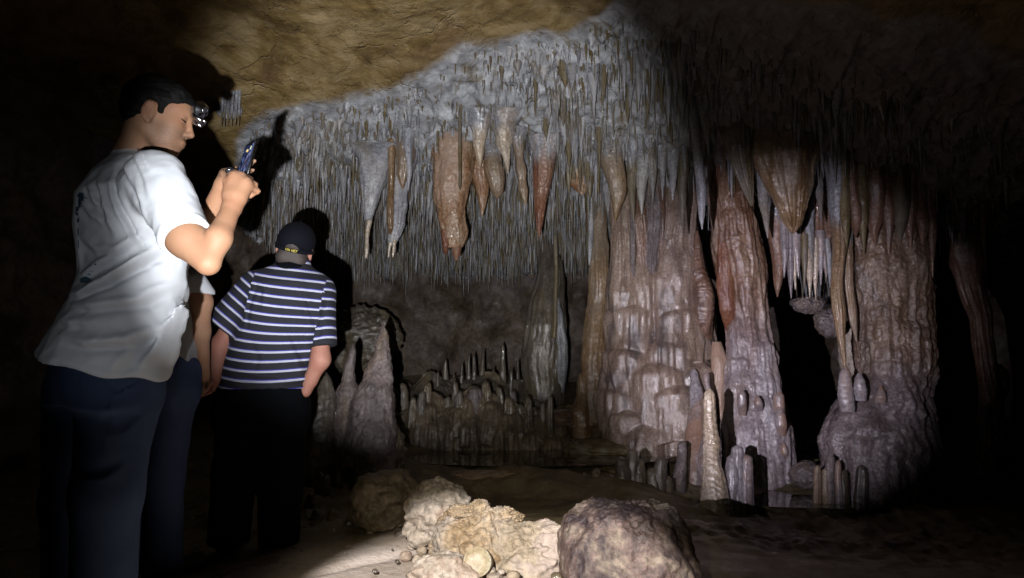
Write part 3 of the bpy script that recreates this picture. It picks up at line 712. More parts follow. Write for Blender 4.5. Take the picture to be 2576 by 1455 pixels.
# T-shirt
outl = [(388, 335, 380, 0), (394, 312, 405, 0), (402, 296, 420, 0), (415, 272, 434, 0), (440, 240, 452, 0), (470, 214, 466, 0), (500, 192, 478, 0), (560, 186, 476, 0), (650, 198, 474, 0), (700, 200, 472, 0), (740, 186, 468, 0),
        (800, 154, 460, 0), (850, 122, 448, 0), (900, 96, 434, 0), (975, 74, 418, 0)]
st = []
for v, l, r, _ in outl:
    Yc = 2.17; c = P((l + r) / 2, v, Yc); hx = px((r - l) / 2, Yc) * .99
    st.append((c[2], c[0], c[1], hx / .80, hx / .80 * .70, R(40 + 90)))
S = SDF(); S.loft(st, .03)
S.pr[0] = (S.pr[0][0], S.pr[0][1], S.pr[0][2], .06, 'a')
S.cap(P(392, 450, 1.985), P(474, 612, 1.87), .082, .069, .05)
S.cap(P(285, 490, 2.33), P(380, 610, 2.38), .078, .078, .05)
S.cap(P(350, 402, 2.18), P(335, 455, 2.18), .080, .10, .04)
LP = lambda pts: [P(u, v, 2.1) for u, v in pts]
FO = [(LP([(192, 742), (250, 745), (330, 715), (400, 665), (440, 625)]), .013, .012),
      (LP([(200, 700), (260, 700), (330, 665), (380, 630)]), .008, .012),
      (LP([(215, 762), (300, 775), (400, 760), (470, 700)]), .008, .014),
      (LP([(230, 845), (300, 862), (380, 855), (440, 820)]), .009, .015),
      (LP([(180, 800), (250, 815), (330, 812)]), .006, .014),
      (LP([(455, 800), (475, 740), (490, 690)]), .010, .010), (LP([(425, 860), (455, 800), (470, 760)]), .008, .010),
      (LP([(400, 925), (425, 880), (440, 840)]), .009, .011), (LP([(350, 935), (372, 900), (395, 850)]), .005, .012),
      (LP([(300, 470), (318, 500), (335, 560), (352, 615)]), .007, .009), (LP([(268, 480), (300, 530), (330, 545)]), .006, .009),
      (LP([(250, 520), (290, 560), (345, 590)]), .005, .010), (LP([(380, 400), (420, 430), (457, 490), (478, 535)]), .005, .008),
      (LP([(365, 430), (395, 460), (430, 510), (470, 560)]), .004, .008), (LP([(405, 400), (440, 435), (468, 480)]), .004, .006),
      (LP([(340, 440), (355, 520), (385, 590), (405, 640)]), -.006, .007), (LP([(240, 600), (300, 640), (360, 640), (410, 600)]), .006, .012),
      (LP([(210, 560), (230, 620), (235, 680)]), .006, .014), (LP([(430, 480), (450, 540), (462, 590)]), .005, .010)]
hemA, hemB = P(60, 878, 2.15), P(440, 958, 2.15)
def tee_post(p, d):
    d = d - 1.5 * folds(p, FO) - .0065 * fbm(p * np.array([9, 9, 6]) + 3, 3, 21) - .0035 * ridge(np.stack([p[:, 0] * 9 + p[:, 2] * 9, p[:, 1] * 10, p[:, 2] * 16 - p[:, 0] * 10], -1), 2, 31)
    # hem, tilted with the body
    n = np.array([-(hemB - hemA)[2], 0, (hemB - hemA)[0]]); n /= np.linalg.norm(n)
    wav = .006 * np.sin(p[:, 0] * 30 + p[:, 1] * 25)
    hem = (p - hemA) @ n + wav
    d = d - .003 * sst(.028, .020, hem) * sst(.0, .01, hem)
    # sleeve end
    a = P(392, 450, 1.985); b = P(468, 598, 1.87); ax = (b - a) / np.linalg.norm(b - a); t = (p - b) @ ax
    near = (np.linalg.norm((p - b) - t[:, None] * ax, axis=1) < .125) & (t > -.03)
    d = np.where(near, d - .0028 * sst(-.026, -.020, t), d)
    slv = np.where((np.linalg.norm((p - b) - t[:, None] * ax, axis=1) < .14) & (t > 0) & (((p - P(430, 640, 1.9)) @ ax > -.02) | (p[:, 1] < 1.93)), t, -9)
    d = np.maximum(d, np.where((slv > -8) & (p[:, 1] < 1.975), slv, -9))
    d = np.maximum(d, -hem)
    return d
V, Fq = S.mesh(.0055, tee_post)
tee = mk('shirt', V, Fq, M_cotton, man); tee['label'] = 'white short-sleeved T-shirt with a navy print on the back'
print('tee', len(V))
from mathutils.bvhtree import BVHTree
def bvh_of(V, Fq): return BVHTree.FromPolygons([tuple(v) for v in V], [tuple(f) for f in Fq])
bt = bvh_of(V, Fq)
def drape_print(name, polys, parent, mat, bt, off=.0018, step=5.):
    """lay flat printed shapes on the cloth: small grid cells inside the outline dropped on the surface"""
    parts = []
    o = Vector((0, 0, CAMZ))
    def hit(u, v):
        d = Vector(P(u, v, 2.1)) - o; h = bt.ray_cast(o, d.normalized())
        return None if h[0] is None else np.array(h[0]) + np.array(h[1]) * off
    for pl in polys:
        pts = [hit(u, v) for u, v in pl]
        if any(p is None for p in pts): continue
        c = np.mean(pts, 0); n = len(pts); V = np.vstack([pts, [c]]); j = np.arange(n)
        V2 = V.copy(); 
        parts.append((V, [np.stack([j, (j + 1) % n, np.full(n, n)], -1)]))
    if parts:
        V, Fc = merge(parts); return mk(name, V, Fc, mat, parent, smooth=False)
def blade(u0, v0, ang, L, w):
    a = R(ang); dx, dy = math.cos(a), -math.sin(a); nx, ny = -dy, dx
    return [(u0, v0), (u0 + dx * L * .4 + nx * w, v0 + dy * L * .4 + ny * w), (u0 + dx * L, v0 + dy * L + L * .25), (u0 + dx * L * .4 - nx * w, v0 + dy * L * .4 - ny * w)]
pr = [blade(200, 497, a, l, 4) for a, l in ((80, 18), (40, 20), (5, 22), (-35, 20), (115, 10), (-80, 22), (60, 21))]
pr += [[(199, 498), (203, 498), (200, 560), (195, 560)], [(192, 520), (200, 524), (198, 545), (191, 540)], [(196, 575), (199, 575), (199, 625), (197, 625)]]
pr += [[(214, 678), (224, 672), (236, 684), (223, 682)], [(226, 668), (231, 667), (230, 671)], [(236, 665), (243, 663), (242, 667)], [(218, 690), (226, 688), (228, 692)]]
drape_print('palm_print', pr[:10], tee, M_print, bt); drape_print('wave_print', pr[10:], tee, M_print, bt)
drape_print('shirt_badge', [[(203, 700), (215, 694), (226, 699), (231, 708), (224, 714), (203, 712)]], tee, plain('teal_print', (.05, .12, .17), .8), bt, .002)
drape_print('shirt_lettering', [[(206, 704), (209, 700), (211, 708)], [(213, 700), (216, 700), (214, 707)], [(218, 702), (222, 701), (221, 708)]], tee, M_cotton, bt, .0035)
# trousers
S = SDF()
tr = []
for v, l, r in [(900, 130, 425), (960, 112, 405), (1010, 110, 400)]:
    c = P((l + r) / 2, v, 2.2); hx = px((r - l) / 2, 2.2); tr.append((c[2], c[0], c[1], hx / .84, hx / .84 * .7, R(130)))
S.loft(tr, .06)
S.cap(P(300, 985, 2.13), kR, .118, .092, .06); S.cap(kR, fR + [0, 0, -.03], .092, .088, .04)
S.cap(P(205, 985, 2.33), kL, .115, .088, .06); S.cap(kL, fL + [0, 0, -.03], .088, .085, .04)
TF = [(LP([(318, 952), (330, 985), (322, 1060), (300, 1150)]), .003, .004), (LP([(318, 953), (332, 984), (372, 955)]), -.006, .004),
      (LP([(240, 1010), (300, 1030), (380, 1010)]), .006, .015), (LP([(390, 1030), (350, 1080), (300, 1090)]), .005, .014), (LP([(355, 1160), (310, 1190), (250, 1190)]), .007, .015)]
def tr_post(p, d): return np.maximum(d - folds(p, TF) - .005 * fbm(p * np.array([8, 8, 4]), 3, 5), .045 - p[:, 2])
V, Fq = S.mesh(.007, tr_post); mk('trousers', V, Fq, M_navy, man)
def shoe(f, ang, parent, mat):
    S = SDF(); d = np.array([math.cos(ang), math.sin(ang), 0]); b = np.array([f[0], f[1], 0.])
    S.cap(b + [0, 0, .045] - d * .05, b + [0, 0, .04] + d * .15, .045, .038, .03); S.cap(b + [0, 0, .05], b + [0, 0, .1], .045, .045, .03)
    def po(p, dd): return np.maximum(dd, .006 - p[:, 2])
    V, Fq = S.mesh(.008, po); return mk('shoe', V, Fq, mat, parent)
shoe(fR, R(25), man, M_shoe); shoe(fL, R(40), man, M_shoe)
# necklace
nk = [P(320, 378, 2.20) + np.array([.0, -.05, .0]), P(330, 373, 2.12), P(345, 374, 2.105), P(358, 380, 2.10)]
V, Fc = wire(nk, .0016, 6); mk('necklace', V, Fc, M_chrome, man)
# headlamp
hc = mW(.118, -.012, .068)
hl_o = empty('headlamp', hc); tag(hl_o, "silver headlamp strapped round the forehead of the person in white", 'headlamp')
ax = mM[0] * .80 - mM[1] * .62 - mM[2] * .02; ax /= np.linalg.norm(ax)
V, Fc = lathe(hc + mM[2] * .006 - ax * .02, ax, [(0, .020), (.006, .0285), (.02, .0290), (.032, .024), (.038, .015), (.046, .013), (.048, .0115), (.044, .009)], 36); mk('lamp_body', V, Fc, M_chrome, hl_o)
V, Fc = lathe(hc + mM[2] * .006 + ax * .021, ax, [(0, .0088), (.003, .0085), (.004, .005)], 20); mk('lens', V, Fc, M_plast, hl_o)
V, Fc = box(hc + mM[2] * -.026 + mM[0] * .004, mM[0] * .9 - mM[2] * .3, mM[1], mM[2] + mM[0] * .3, .020, .026, .008, .004); mk('bracket', V, Fc, M_chrome, hl_o)
V, Fc = lathe(hc + mM[2] * -.038 - mM[0] * .01, mM[0] - .2 * mM[2], [(0, .004), (.002, .007), (.03, .007), (.033, .004)], 14); mk('hinge_pin', V, Fc, M_chrome, hl_o)
V, Fc = lathe(hc + mM[2] * -.022 + mM[0] * .012 - mM[1] * .02, mM[0] - .5 * mM[2], [(0, .003), (.001, .005), (.024, .005), (.025, .003)], 12); mk('hinge_pin', V, Fc, M_chrome, hl_o)
th = np.linspace(0, 2 * math.pi, 60, endpoint=False); Vs = []
for dz in (-.012, .012):
    for rr in (0, .002): Vs.append(np.array([mW(-.012 + (.108 + rr) * math.cos(t), (.089 + rr) * math.sin(t), .066 + dz + .02 * math.cos(t)) for t in th]))
Vs = [Vs[0], Vs[1], Vs[3], Vs[2], Vs[0]]; V = np.vstack(Vs); mk('strap', V, grid_faces(5, 60, True), plain('black_elastic', (.004, .004, .004), .9, spec=.1), hl_o)
# telephone
pcn = P(622, 402, 2.055); pw = np.array([.755, -.656, .10]); pw /= np.linalg.norm(pw); pu = np.array([.30, .10, .95]); pu -= pw * (pu @ pw); pu /= np.linalg.norm(pu); pn = np.cross(pu, pw)
if pn[1] > 0: pn = -pn
ph = empty('telephone', pcn); tag(ph, 'phone with a lit screen held up by the person in the white T-shirt', 'phone')
V, Fc = box(pcn, pw, pu, pn, .033, .062, .0045, .003); mk('case', V, Fc, M_plast, ph)
V, Fc = box(pcn - pn * .0002, pw, pu, pn, .0345, .0635, .003, .0012); mk('metal_rim', V, Fc, M_chrome, ph)
def screen_mat():
    m, nt, b = newmat('lit_screen'); v = coords(nt, rnd=False)
    c = ramp(nt, noise_n(nt, coords(nt, (1, 1, .4), False), 90, 3), [(.42, (.004, .006, .018)), (.55, (.03, .05, .16)), (.68, (.28, .32, .5))])
    b.inputs['Base Color'].default_value = (.01, .01, .015, 1); b.inputs['Roughness'].default_value = .08
    nt.links.new(c, b.inputs['Emission Color']); b.inputs['Emission Strength'].default_value = .9; return m
def emis(name, col, s):
    m, nt, b = newmat(name); b.inputs['Base Color'].default_value = (.02, .02, .02, 1); b.inputs['Emission Color'].default_value = (*col, 1); b.inputs['Emission Strength'].default_value = s; return m
V, Fc = box(pcn + pn * .0052, pw, pu, pn, .029, .050, .0008, .0004); scr = mk('screen', V, Fc, screen_mat(), ph)
V, Fc = box(pcn + pn * .0066 + pu * .030 - pw * .004, pw, pu, pn, .004, .004, .0005, .0002); mk('screen_icon', V, Fc, emis('icon_yellow', (1, .7, .2), 1.2), scr)
V, Fc = box(pcn + pn * .0066 + pu * .034 + pw * .016, pw, pu, pn, .003, .006, .0005, .0002); mk('screen_icon', V, Fc, emis('icon_pale', (.8, .9, .7), .9), scr)
# hand torch through the right fist
t0, t1 = P(575, 424, 1.985), P(619, 510, 1.985); td = t1 - t0; tl = np.linalg.norm(td)
to = empty('hand_torch', t0); tag(to, 'small black torch with chrome ends gripped in the right fist', 'torch')
V, Fc = lathe(t0, td, [(0, .008), (.003, .0125), (.02, .0125), (.022, .010), (tl - .018, .010), (tl - .016, .0095)], 24); mk('barrel', V, Fc, M_plast, to)
V, Fc = lathe(t0, td, [(.006, .0122), (.0065, .0136), (.010, .0136), (.0105, .0122)], 24); mk('head_ring', V, Fc, M_chrome, to)
V, Fc = lathe(t0, td, [(tl - .017, .008), (tl - .016, .0115), (tl - .004, .0115), (tl, .007)], 24); mk('tail_cap', V, Fc, M_chrome, to)

# ---------------------------------------------------------------- man in the striped polo shirt
Y2 = 3.45
oO = P(741, 632, 3.46); oM = head_frame(R(98), R(14), R(12))
S = SDF(); oW = add_head(S, oO, oM, 1.04)
S.cap(oW(-.03, 0, -.02), P(735, 690, Y2), .066, .078, .03); S.cap(P(735, 690, Y2), P(715, 760, Y2), .07, .11, .04)
qL, qR = P(645, 722, Y2), P(806, 738, Y2)
S.cap(qL, qR, .058, .058, .03); S.cap(P(712, 760, Y2), P(668, 940, Y2), .115, .115, .05)
eL, wL = P(553, 872, 3.42), P(538, 955, 3.36); eR, wR = P(806, 905, 3.40), P(781, 955, 3.42)
S.cap(qL, eL, .054, .048, .03); S.cap(eL, wL, .047, .032, .03)
S.cap(qR, eR, .048, .045, .03); S.cap(eR, wR, .045, .034, .03); S.cap(wR, P(768, 985, 3.42), .034, .03, .02)
# his left hand, clasping hers
S.cap(wL, P(532, 975, 3.34), .028, .024, .015)
for i in range(4):
    a = P(534 - i * 2, 978 + i * 3, 3.335 - i * .012); finger(S, [P(536, 962, 3.35), a, a + np.array([-.030, -.018, -.012]), a + np.array([-.055, -.020, -.006])], .0105, .006)
finger(S, [P(536, 960, 3.33), P(527, 965, 3.30), P(518, 968, 3.275)], .0115, .006)
h2L, h2R = P(612, 1010, Y2), P(712, 1010, Y2); k2L, k2R = P(592, 1190, 3.40), P(708, 1190, 3.42)
f2L, f2R = P(575, 1355, 3.47), P(700, 1355, 3.45); f2L[2] = .09; f2R[2] = .09
S.cap(P(662, 960, Y2), h2L, .11, .09, .04); S.cap(P(662, 960, Y2), h2R, .11, .09, .04)
for h, k, f in ((h2L, k2L, f2L), (h2R, k2R, f2R)): S.cap(h, k, .085, .055, .03); S.cap(k, f, .052, .038, .03)
V, Fq = S.mesh(.006)
old = mk('person', V, Fq, M_skin2, origin=np.array([P(650, 1380, Y2)[0], Y2, 0.]))
tag(old, 'person in a blue, white and black striped polo shirt and cap, back turned', 'person')
S = SDF(); S.ell(oW(-.012, 0, .045), (.100, .082, .075), oM, .01); S.cap(oW(-.062, -.030, -.028), oW(-.062, .030, -.028), .047, .047, .03)
for y in (-1, 1): S.ell(oW(-.004, y * .09, .002), (.028, .03, .038), oM, .01, 's')
S.cap(oW(.2, 0, -.05), oW(.2, 0, .02), .15, .15, .01, 's')
V, Fq = S.mesh(.006); mk('hair', V, Fq, M_hair2, old)
# cap: crown with the opening at the back, strap, peak
S = SDF(); S.ell(oW(-.006, 0, .052), (.110, .094, .098), oM, .01)
S.ell(oW(-.006, 0, .048), (.105, .089, .093), oM, .004, 's')
S.ell(oW(-.11, 0, .012), (.06, .034, .030), oM, .006, 's')
def cap_post(p, d):
    z = ((p - oO) @ oM.T); return np.maximum(d, .022 - z[:, 2] - .12 * np.maximum(-z[:, 0], 0) * .2)
V, Fq = S.mesh(.0035, cap_post); capo = mk('cap', V, Fq, M_capm, old)
th = np.linspace(R(90), R(270), 40); rows = []
for dz, rr in ((-.006, .0), (-.006, .004), (.012, .005), (.012, .0), (-.006, .0)):
    rows.append(np.array([oW(-.006 + (.1065 + rr) * math.cos(t), (.0905 + rr) * math.sin(t), .012 + dz) for t in th]))
mk('strap', np.vstack(rows), grid_faces(5, 40), M_capm, capo)
th = np.linspace(R(-62), R(62), 24); rows = []
for k in range(8):
    rows.append(np.array([oW(-.006 + (.108 + k * .009 * math.cos(t)) * math.cos(t), (.092) * math.sin(t), .026 - .0012 * k * k * .3 - .01 * abs(math.sin(t))) for t in th]))
rows2 = rows + [r - oM[2] * .003 for r in rows[::-1]]
mk('peak', np.vstack(rows2), grid_faces(16, 24), M_capm, capo)
V, Fc = lathe(oW(-.004, 0, .148), oM[2], [(0, .006), (.002, .006), (.004, .003)], 12); mk('button', V, Fc, M_capm, capo)
# lettering on the strap
def text_mesh(s, size, ext=.0):
    cu = bpy.data.curves.new('t', 'FONT'); cu.body = s; cu.size = size; cu.align_x = 'CENTER'; cu.align_y = 'CENTER'; cu.shear = .15; cu.offset = .00035; cu.resolution_u = 2
    o = bpy.data.objects.new('t', cu); COL.objects.link(o); bpy.context.view_layer.update()
    me = bpy.data.meshes.new_from_object(o.evaluated_get(bpy.context.evaluated_depsgraph_get()))
    V = np.array([v.co[:] for v in me.vertices]); T = [list(p.vertices) for p in me.polygons]
    bpy.data.objects.remove(o); bpy.data.curves.remove(cu); return V, T
TV, TT = text_mesh('VN VET', .0165)
tri = []
for f in TT:
    for i in range(1, len(f) - 1): tri.append([f[0], f[i], f[i + 1]])
V = np.array([oW(-.006 - (.1065 + .0066) * math.cos(-x / .1), (.0905 + .0062) * math.sin(-x / .1), .015 + y) for x, y, _ in TV * 1.08])
mk('lettering', V, np.array(tri), plain('yellow_thread', (.45, .36, .05), .7), capo, smooth=False)
# polo shirt
outl = [(664, 700, 772), (676, 668, 792), (690, 648, 806), (715, 628, 822), (760, 612, 824), (800, 603, 817), (850, 590, 797), (900, 575, 785), (950, 562, 779), (990, 553, 777)]
st = []
for v, l, r in outl:
    c = P((l + r) / 2, v, Y2); hx = px((r - l) / 2, Y2); st.append((c[2], c[0], c[1], hx, hx * (.68 if v > 700 else .62), R(4)))
S = SDF(); S.loft(st, .05)
aL, bL = P(642, 725, Y2), P(553, 822, 3.42); aR, bR = P(800, 735, Y2), P(814, 872, 3.41)
S.cap(aL, bL + (bL - aL) * .08, .088, .078, .05); S.cap(aR, bR + (bR - aR) * .08, .085, .062, .05)
S.cap(P(738, 668, Y2), P(735, 690, Y2), .085, .10, .03)
LQ = lambda pts: [P(u, v, 3.3) for u, v in pts]
FP = [(LQ([(690, 760), (720, 830), (745, 900), (760, 960)]), -.006, .010), (LQ([(640, 720), (622, 770), (618, 830)]), -.008, .010),
      (LQ([(812, 745), (800, 800), (790, 860)]), -.010, .010), (LQ([(580, 925), (640, 945), (720, 950)]), .010, .012), (LQ([(575, 945), (620, 958), (660, 962)]), -.010, .008),
      (LQ([(700, 965), (740, 962), (770, 948)]), .010, .010), (LQ([(640, 700), (665, 730), (660, 780)]), .007, .014), (LQ([(745, 700), (770, 760), (785, 820)]), .007, .016), (LQ([(640, 860), (660, 900), (650, 940)]), .006, .014)]
def polo_post(p, d):
    d = d - folds(p, FP) - .005 * fbm(p * np.array([8, 8, 5]), 3, 41)
    for a, b, w in ((aL, bL, .14), (aR, bR, .12)):
        x = (b - a) / np.linalg.norm(b - a); t = (p - b) @ x; rr = np.linalg.norm((p - b) - t[:, None] * x, axis=1)
        inn = (rr < w) & (t > -.05); side = (p[:, 0] < aL[0] - .02 + .0) if b is bL else (p[:, 0] > P(785, 870, 3.41)[0])
        if b is bL: side = ((p - P(583, 850, 3.42)) @ np.array([-.6, 0, .8]) > -.02) & (p[:, 0] < P(583, 850, 3.42)[0] + .0)
        d = np.maximum(d, np.where(inn & side & (t > 0), t, -9))
    zh = P(660, 976, Y2)[2]
    return np.maximum(d, zh + .01 * np.sin(p[:, 0] * 14) * 0 - p[:, 2])
V, Fq = S.mesh(.006, polo_post)
bx = V[:, 0] - P(660, 900, Y2)[0]
zb = V[:, 2] + bx * (.05 + .17 * sst(.9, 1.25, V[:, 2])) + .02 * np.cos(bx * 7)
xL = (bL - aL) / np.linalg.norm(bL - aL); tL = -((V - aL) @ xL)
xR = (bR - aR) / np.linalg.norm(bR - aR); tR = -((V - aR) @ xR)
def inside(V, a, b, w0):
    x = (b - a) / np.linalg.norm(b - a); t = (V - a) @ x; return t
uu, vv = proj(V)
mL = (uu < np.interp(vv, [690, 720, 770, 850, 880], [640, 630, 619, 600, 560])); mR = (uu > np.interp(vv, [700, 740, 800, 880], [822, 812, 800, 784])) & (vv > 705) & (vv < 890)
stc = np.where(mL & (vv < 868), tL + .012, np.where(mR, tR + .02, zb)) + 4.0
fm = (mL & (vv < 868)).astype(int) + 2 * mR.astype(int)
fo = fm[Fq]; same = (fo.max(1) == fo.min(1))
# seams: where the sleeves meet the body the cloth is split so the stripes break cleanly
Vn = [V]; st_n = [stc]; Fn = Fq.copy(); base = len(V)
for g in range(3):
    sel = (~same) & (fo[:, 0] == g)
    if not sel.any(): continue
    ids = np.unique(Fq[sel]); mp = np.full(len(V), -1); mp[ids] = base + np.arange(len(ids)); base += len(ids)
    Vn.append(V[ids]); st_n.append([tuple()] and (np.array([zb, tL + .012, tR + .02])[g][ids] + 4.0)); Fn[sel] = mp[Fq[sel]]
V2 = np.vstack(Vn); s2 = np.concatenate(st_n)
polo = mk('shirt', V2, Fn, M_stripe, old, attr={'st': s2}); polo['label'] = 'black polo shirt with white and blue horizontal stripes'
S = SDF(); S.cap(P(738, 655, Y2), P(736, 676, Y2), .076, .098, .01); S.cap(P(740, 640, Y2), P(737, 662, Y2), .066, .073, .004, 's')
V, Fq = S.mesh(.005); mk('collar', V, Fq, M_black, polo)
S = SDF(); tr = []
for v, l, r in [(955, 566, 772), (990, 552, 773), (1040, 546, 770), (1065, 544, 768)]:
    c = P((l + r) / 2, v, Y2); hx = px((r - l) / 2, Y2); tr.append((c[2], c[0], c[1], hx, hx * .68, 0))
S.loft(tr, .06)
S.cap(h2L + [0, 0, -.05], k2L, .128, .105, .05); S.cap(k2L, f2L + [0, 0, -.04], .104, .098, .04)
S.cap(h2R + [0, 0, -.05], k2R, .120, .108, .05); S.cap(k2R, f2R + [0, 0, -.04], .107, .095, .04)
def tr2(p, d): return np.maximum(d - .007 * fbm(p * np.array([8, 8, 4]), 3, 15) - .004 * ridge(p * np.array([7, 7, 12]), 2, 16), .04 - p[:, 2])
V, Fq = S.mesh(.009, tr2); mk('trousers', V, Fq, M_black, old)
shoe(f2L, R(95), old, M_shoe); shoe(f2R, R(80), old, M_shoe)

# ---------------------------------------------------------------- companion hidden between the two, holding his hand
Y3 = 3.12
wO = P(415, 600, Y3); wM = head_frame(R(70), R(0))
S = SDF(); wW = add_head(S, wO, wM, .95)
S.cap(wW(-.03, 0, -.02), P(418, 672, Y3), .05, .06, .03)
r1, r2 = P(360, 705, Y3 + .05), P(480, 705, Y3 - .02)
S.cap(r1, r2, .050, .050, .02); S.cap(P(420, 740, Y3), P(415, 930, Y3), .065, .07, .02)
e3, w3 = P(503, 835, 3.15), P(513, 945, 3.26)
S.cap(r2, P(506, 760, 3.12), .052, .046, .03); S.cap(P(506, 760, 3.12), e3, .046, .042, .03); S.cap(e3, w3, .041, .027, .03)
S.cap(r1, P(330, 830, 3.2), .05, .04, .03); S.cap(P(330, 830, 3.2), P(345, 950, 3.1), .04, .027, .03)
S.cap(P(345, 950, 3.1), P(350, 985, 3.09), .026, .02, .02)
for i in range(4): a = P(344 + 5 * i, 992, 3.09); finger(S, [P(348, 975, 3.09), a, a + np.array([.0, 0, -.03]), a + np.array([.005, -.01, -.05])], .009)
finger(S, [P(352, 968, 3.08), P(362, 980, 3.06), P(366, 996, 3.05)], .010)
# right-hand fist: palm plus five fingers wrapped over his hand
S.cap(w3, P(508, 972, 3.275), .026, .026, .015); S.cap(P(500, 966, 3.27), P(518, 972, 3.265), .024, .022, .015)
for i in range(4):
    k = P(496 + 1.5 * i, 970 + i * 7.5, 3.25 - .004 * i)
    finger(S, [P(508, 966 + i * 3, 3.27), k, k + np.array([.016, -.026, -.006]), k + np.array([.042, -.024, -.002])], .0105 - .0007 * i, .006)
finger(S, [P(520, 955, 3.27), P(526, 968, 3.245), P(522, 982, 3.225)], .0105, .006)
h3, h3b = P(395, 985, Y3), P(440, 985, Y3 - .03); k3, k3b = P(385, 1200, Y3), P(415, 1200, 3.05)
f3 = P(380, 1420, Y3); f3[2] = .09; f3b = P(412, 1420, 3.08); f3b[2] = .09; f3[0] -= .06
for h, k, f in ((h3, k3, f3), (h3b, k3b, f3b)): S.cap(P(418, 945, Y3), h, .075, .075, .03); S.cap(h, k, .075, .05, .03); S.cap(k, f, .048, .036, .03)
V, Fq = S.mesh(.006)
wom = mk('person', V, Fq, M_skin3, origin=np.array([f3[0] + .08, Y3, 0.]))
tag(wom, 'mostly hidden person in a pale shirt and jeans holding hands with the striped person', 'person')
S = SDF(); S.ell(wW(-.02, 0, .05), (.1, .085, .09), wM, .01); S.cap(wW(-.06, 0, .02), wW(-.055, 0, -.12), .07, .05, .03); S.cap(wW(.2, 0, -.08), wW(.2, 0, .03), .135, .13, .01, 's')
V, Fq = S.mesh(.009); mk('hair', V, Fq, M_hair2, wom)
S = SDF(); tr = []
for v, l, r in [(680, 385, 452), (700, 345, 482), (760, 345, 486), (850, 350, 488), (930, 345, 495), (985, 340, 478)]:
    c = P((l + r) / 2, v, Y3); hx = px((r - l) / 2, Y3); tr.append((c[2], c[0], c[1], hx, hx * .7, R(0)))
S.loft(tr, .04); S.cap(r2, P(510, 742, 3.13), .062, .054, .04); S.cap(r1, P(335, 760, 3.2), .065, .06, .04)
hA, hB = P(420, 956, Y3), P(490, 985, Y3)
def sh3(p, d): return np.maximum(np.maximum(d - .007 * fbm(p * 10, 3, 3), P(400, 972, Y3)[2] - p[:, 2]), np.where((p[:, 0] > P(492, 740, 3.1)[0]), P(500, 742, 3.13)[2] - p[:, 2], -9))
V, Fq = S.mesh(.008, sh3); mk('shirt', V, Fq, plain('pale_grey_cotton', (.50, .51, .53), .85, bump=.2, bs=300), wom)
S = SDF(); S.cap(P(415, 950, Y3), h3, .135, .11, .05); S.cap(P(425, 950, Y3), h3b, .135, .105, .05)
for h, k, f in ((h3, k3, f3), (h3b, k3b, f3b)): S.cap(h, k, .095, .075, .03); S.cap(k, f + [0, 0, -.04], .075, .08, .03)
def tr3(p, d): return np.maximum(d - .004 * fbm(p * 9, 3, 8), .04 - p[:, 2])
V, Fq = S.mesh(.01, tr3); mk('jeans', V, Fq, M_jeans, wom)
shoe(f3, R(60), wom, M_shoe); shoe(f3b, R(50), wom, M_shoe)
# ================================================================== columns
LU = ((.010, 9, .5), (.004, 34, .6))
c = thing('cave_column', 'broad dark grey-green column with a pale right flank at the back of the chamber', 'column', M_dark,
          [tube([(1372, 520, 22, 7.6), (1376, 600, 24, 7.6), (1378, 690, 30, 7.5), (1374, 760, 44, 7.45), (1372, 820, 50, 7.4), (1368, 900, 50, 7.4), (1366, 1000, 46, 7.4), (1366, 1060, 50, 7.4)], .7, 90, .012, (.016, 3.5), LU, (0, .03), 3)])
part('pale_flank', M_calc, [tube([(1398, 742, 4, 7.34), (1406, 790, 15, 7.32), (1410, 860, 18, 7.3), (1408, 930, 17, 7.3), (1404, 990, 13, 7.36), (1396, 1020, 8, 7.5)], .8, 48, .012, (.010, 3), ((.006, 14, .3),), (0, .03), 4)], c, 'pale grey draped right flank')
part('drip_strand', M_olive, [tube([(1398, 560, 6, 7.3), (1398, 680, 6, 7.3), (1394, 780, 6, 7.26), (1392, 850, 7, 7.25)], 1, 20, .012, (0, 3), ((.003, 20, .5),), (.002, .03), 5)], c)
c = thing('cave_column', 'slender orange-brown column left of the great flowstone column', 'column', M_gold,
          [tube([(1510, 470, 30, 6.75), (1506, 540, 26, 6.7), (1508, 620, 26, 6.65), (1508, 700, 24, 6.6), (1504, 760, 25, 6.6), (1500, 830, 30, 6.55), (1498, 900, 32, 6.5), (1500, 980, 31, 6.5), (1500, 1025, 30, 6.5), (1505, 1060, 44, 6.5)],
                .9, 80, .01, (.012, 3.2), ((.008, 10, .3), (.004, 30, .6)), (.002, .05), 11)])
part('pale_rib', M_white, [tube([(1488, 520, 3, 6.55), (1486, 560, 7, 6.55), (1484, 620, 7, 6.5), (1482, 668, 2, 6.5)], 1, 20, .01, (0, 3), ((.003, 30, .4),), (0, .03), 12)], c, 'thin white stalactite against the column')
LOB = [(1580, 660, 50, 15, 330), (1700, 600, 60, 18, 100), (1690, 665, 62, 27, 150), (1575, 765, 50, 27, 110), (1688, 770, 55, 33, 130), (1745, 700, 30, 30, 200), (1570, 870, 55, 42, 120), (1660, 850, 50, 36, 100), (1640, 905, 60, 51, 150), (1735, 905, 62, 57, 120), (1560, 965, 45, 51, 110), (1672, 955, 55, 66, 130), (1760, 960, 45, 69, 130), (1700, 1000, 60, 69, 120), (1600, 1040, 60, 60, 90), (1740, 1030, 50, 63, 110)]
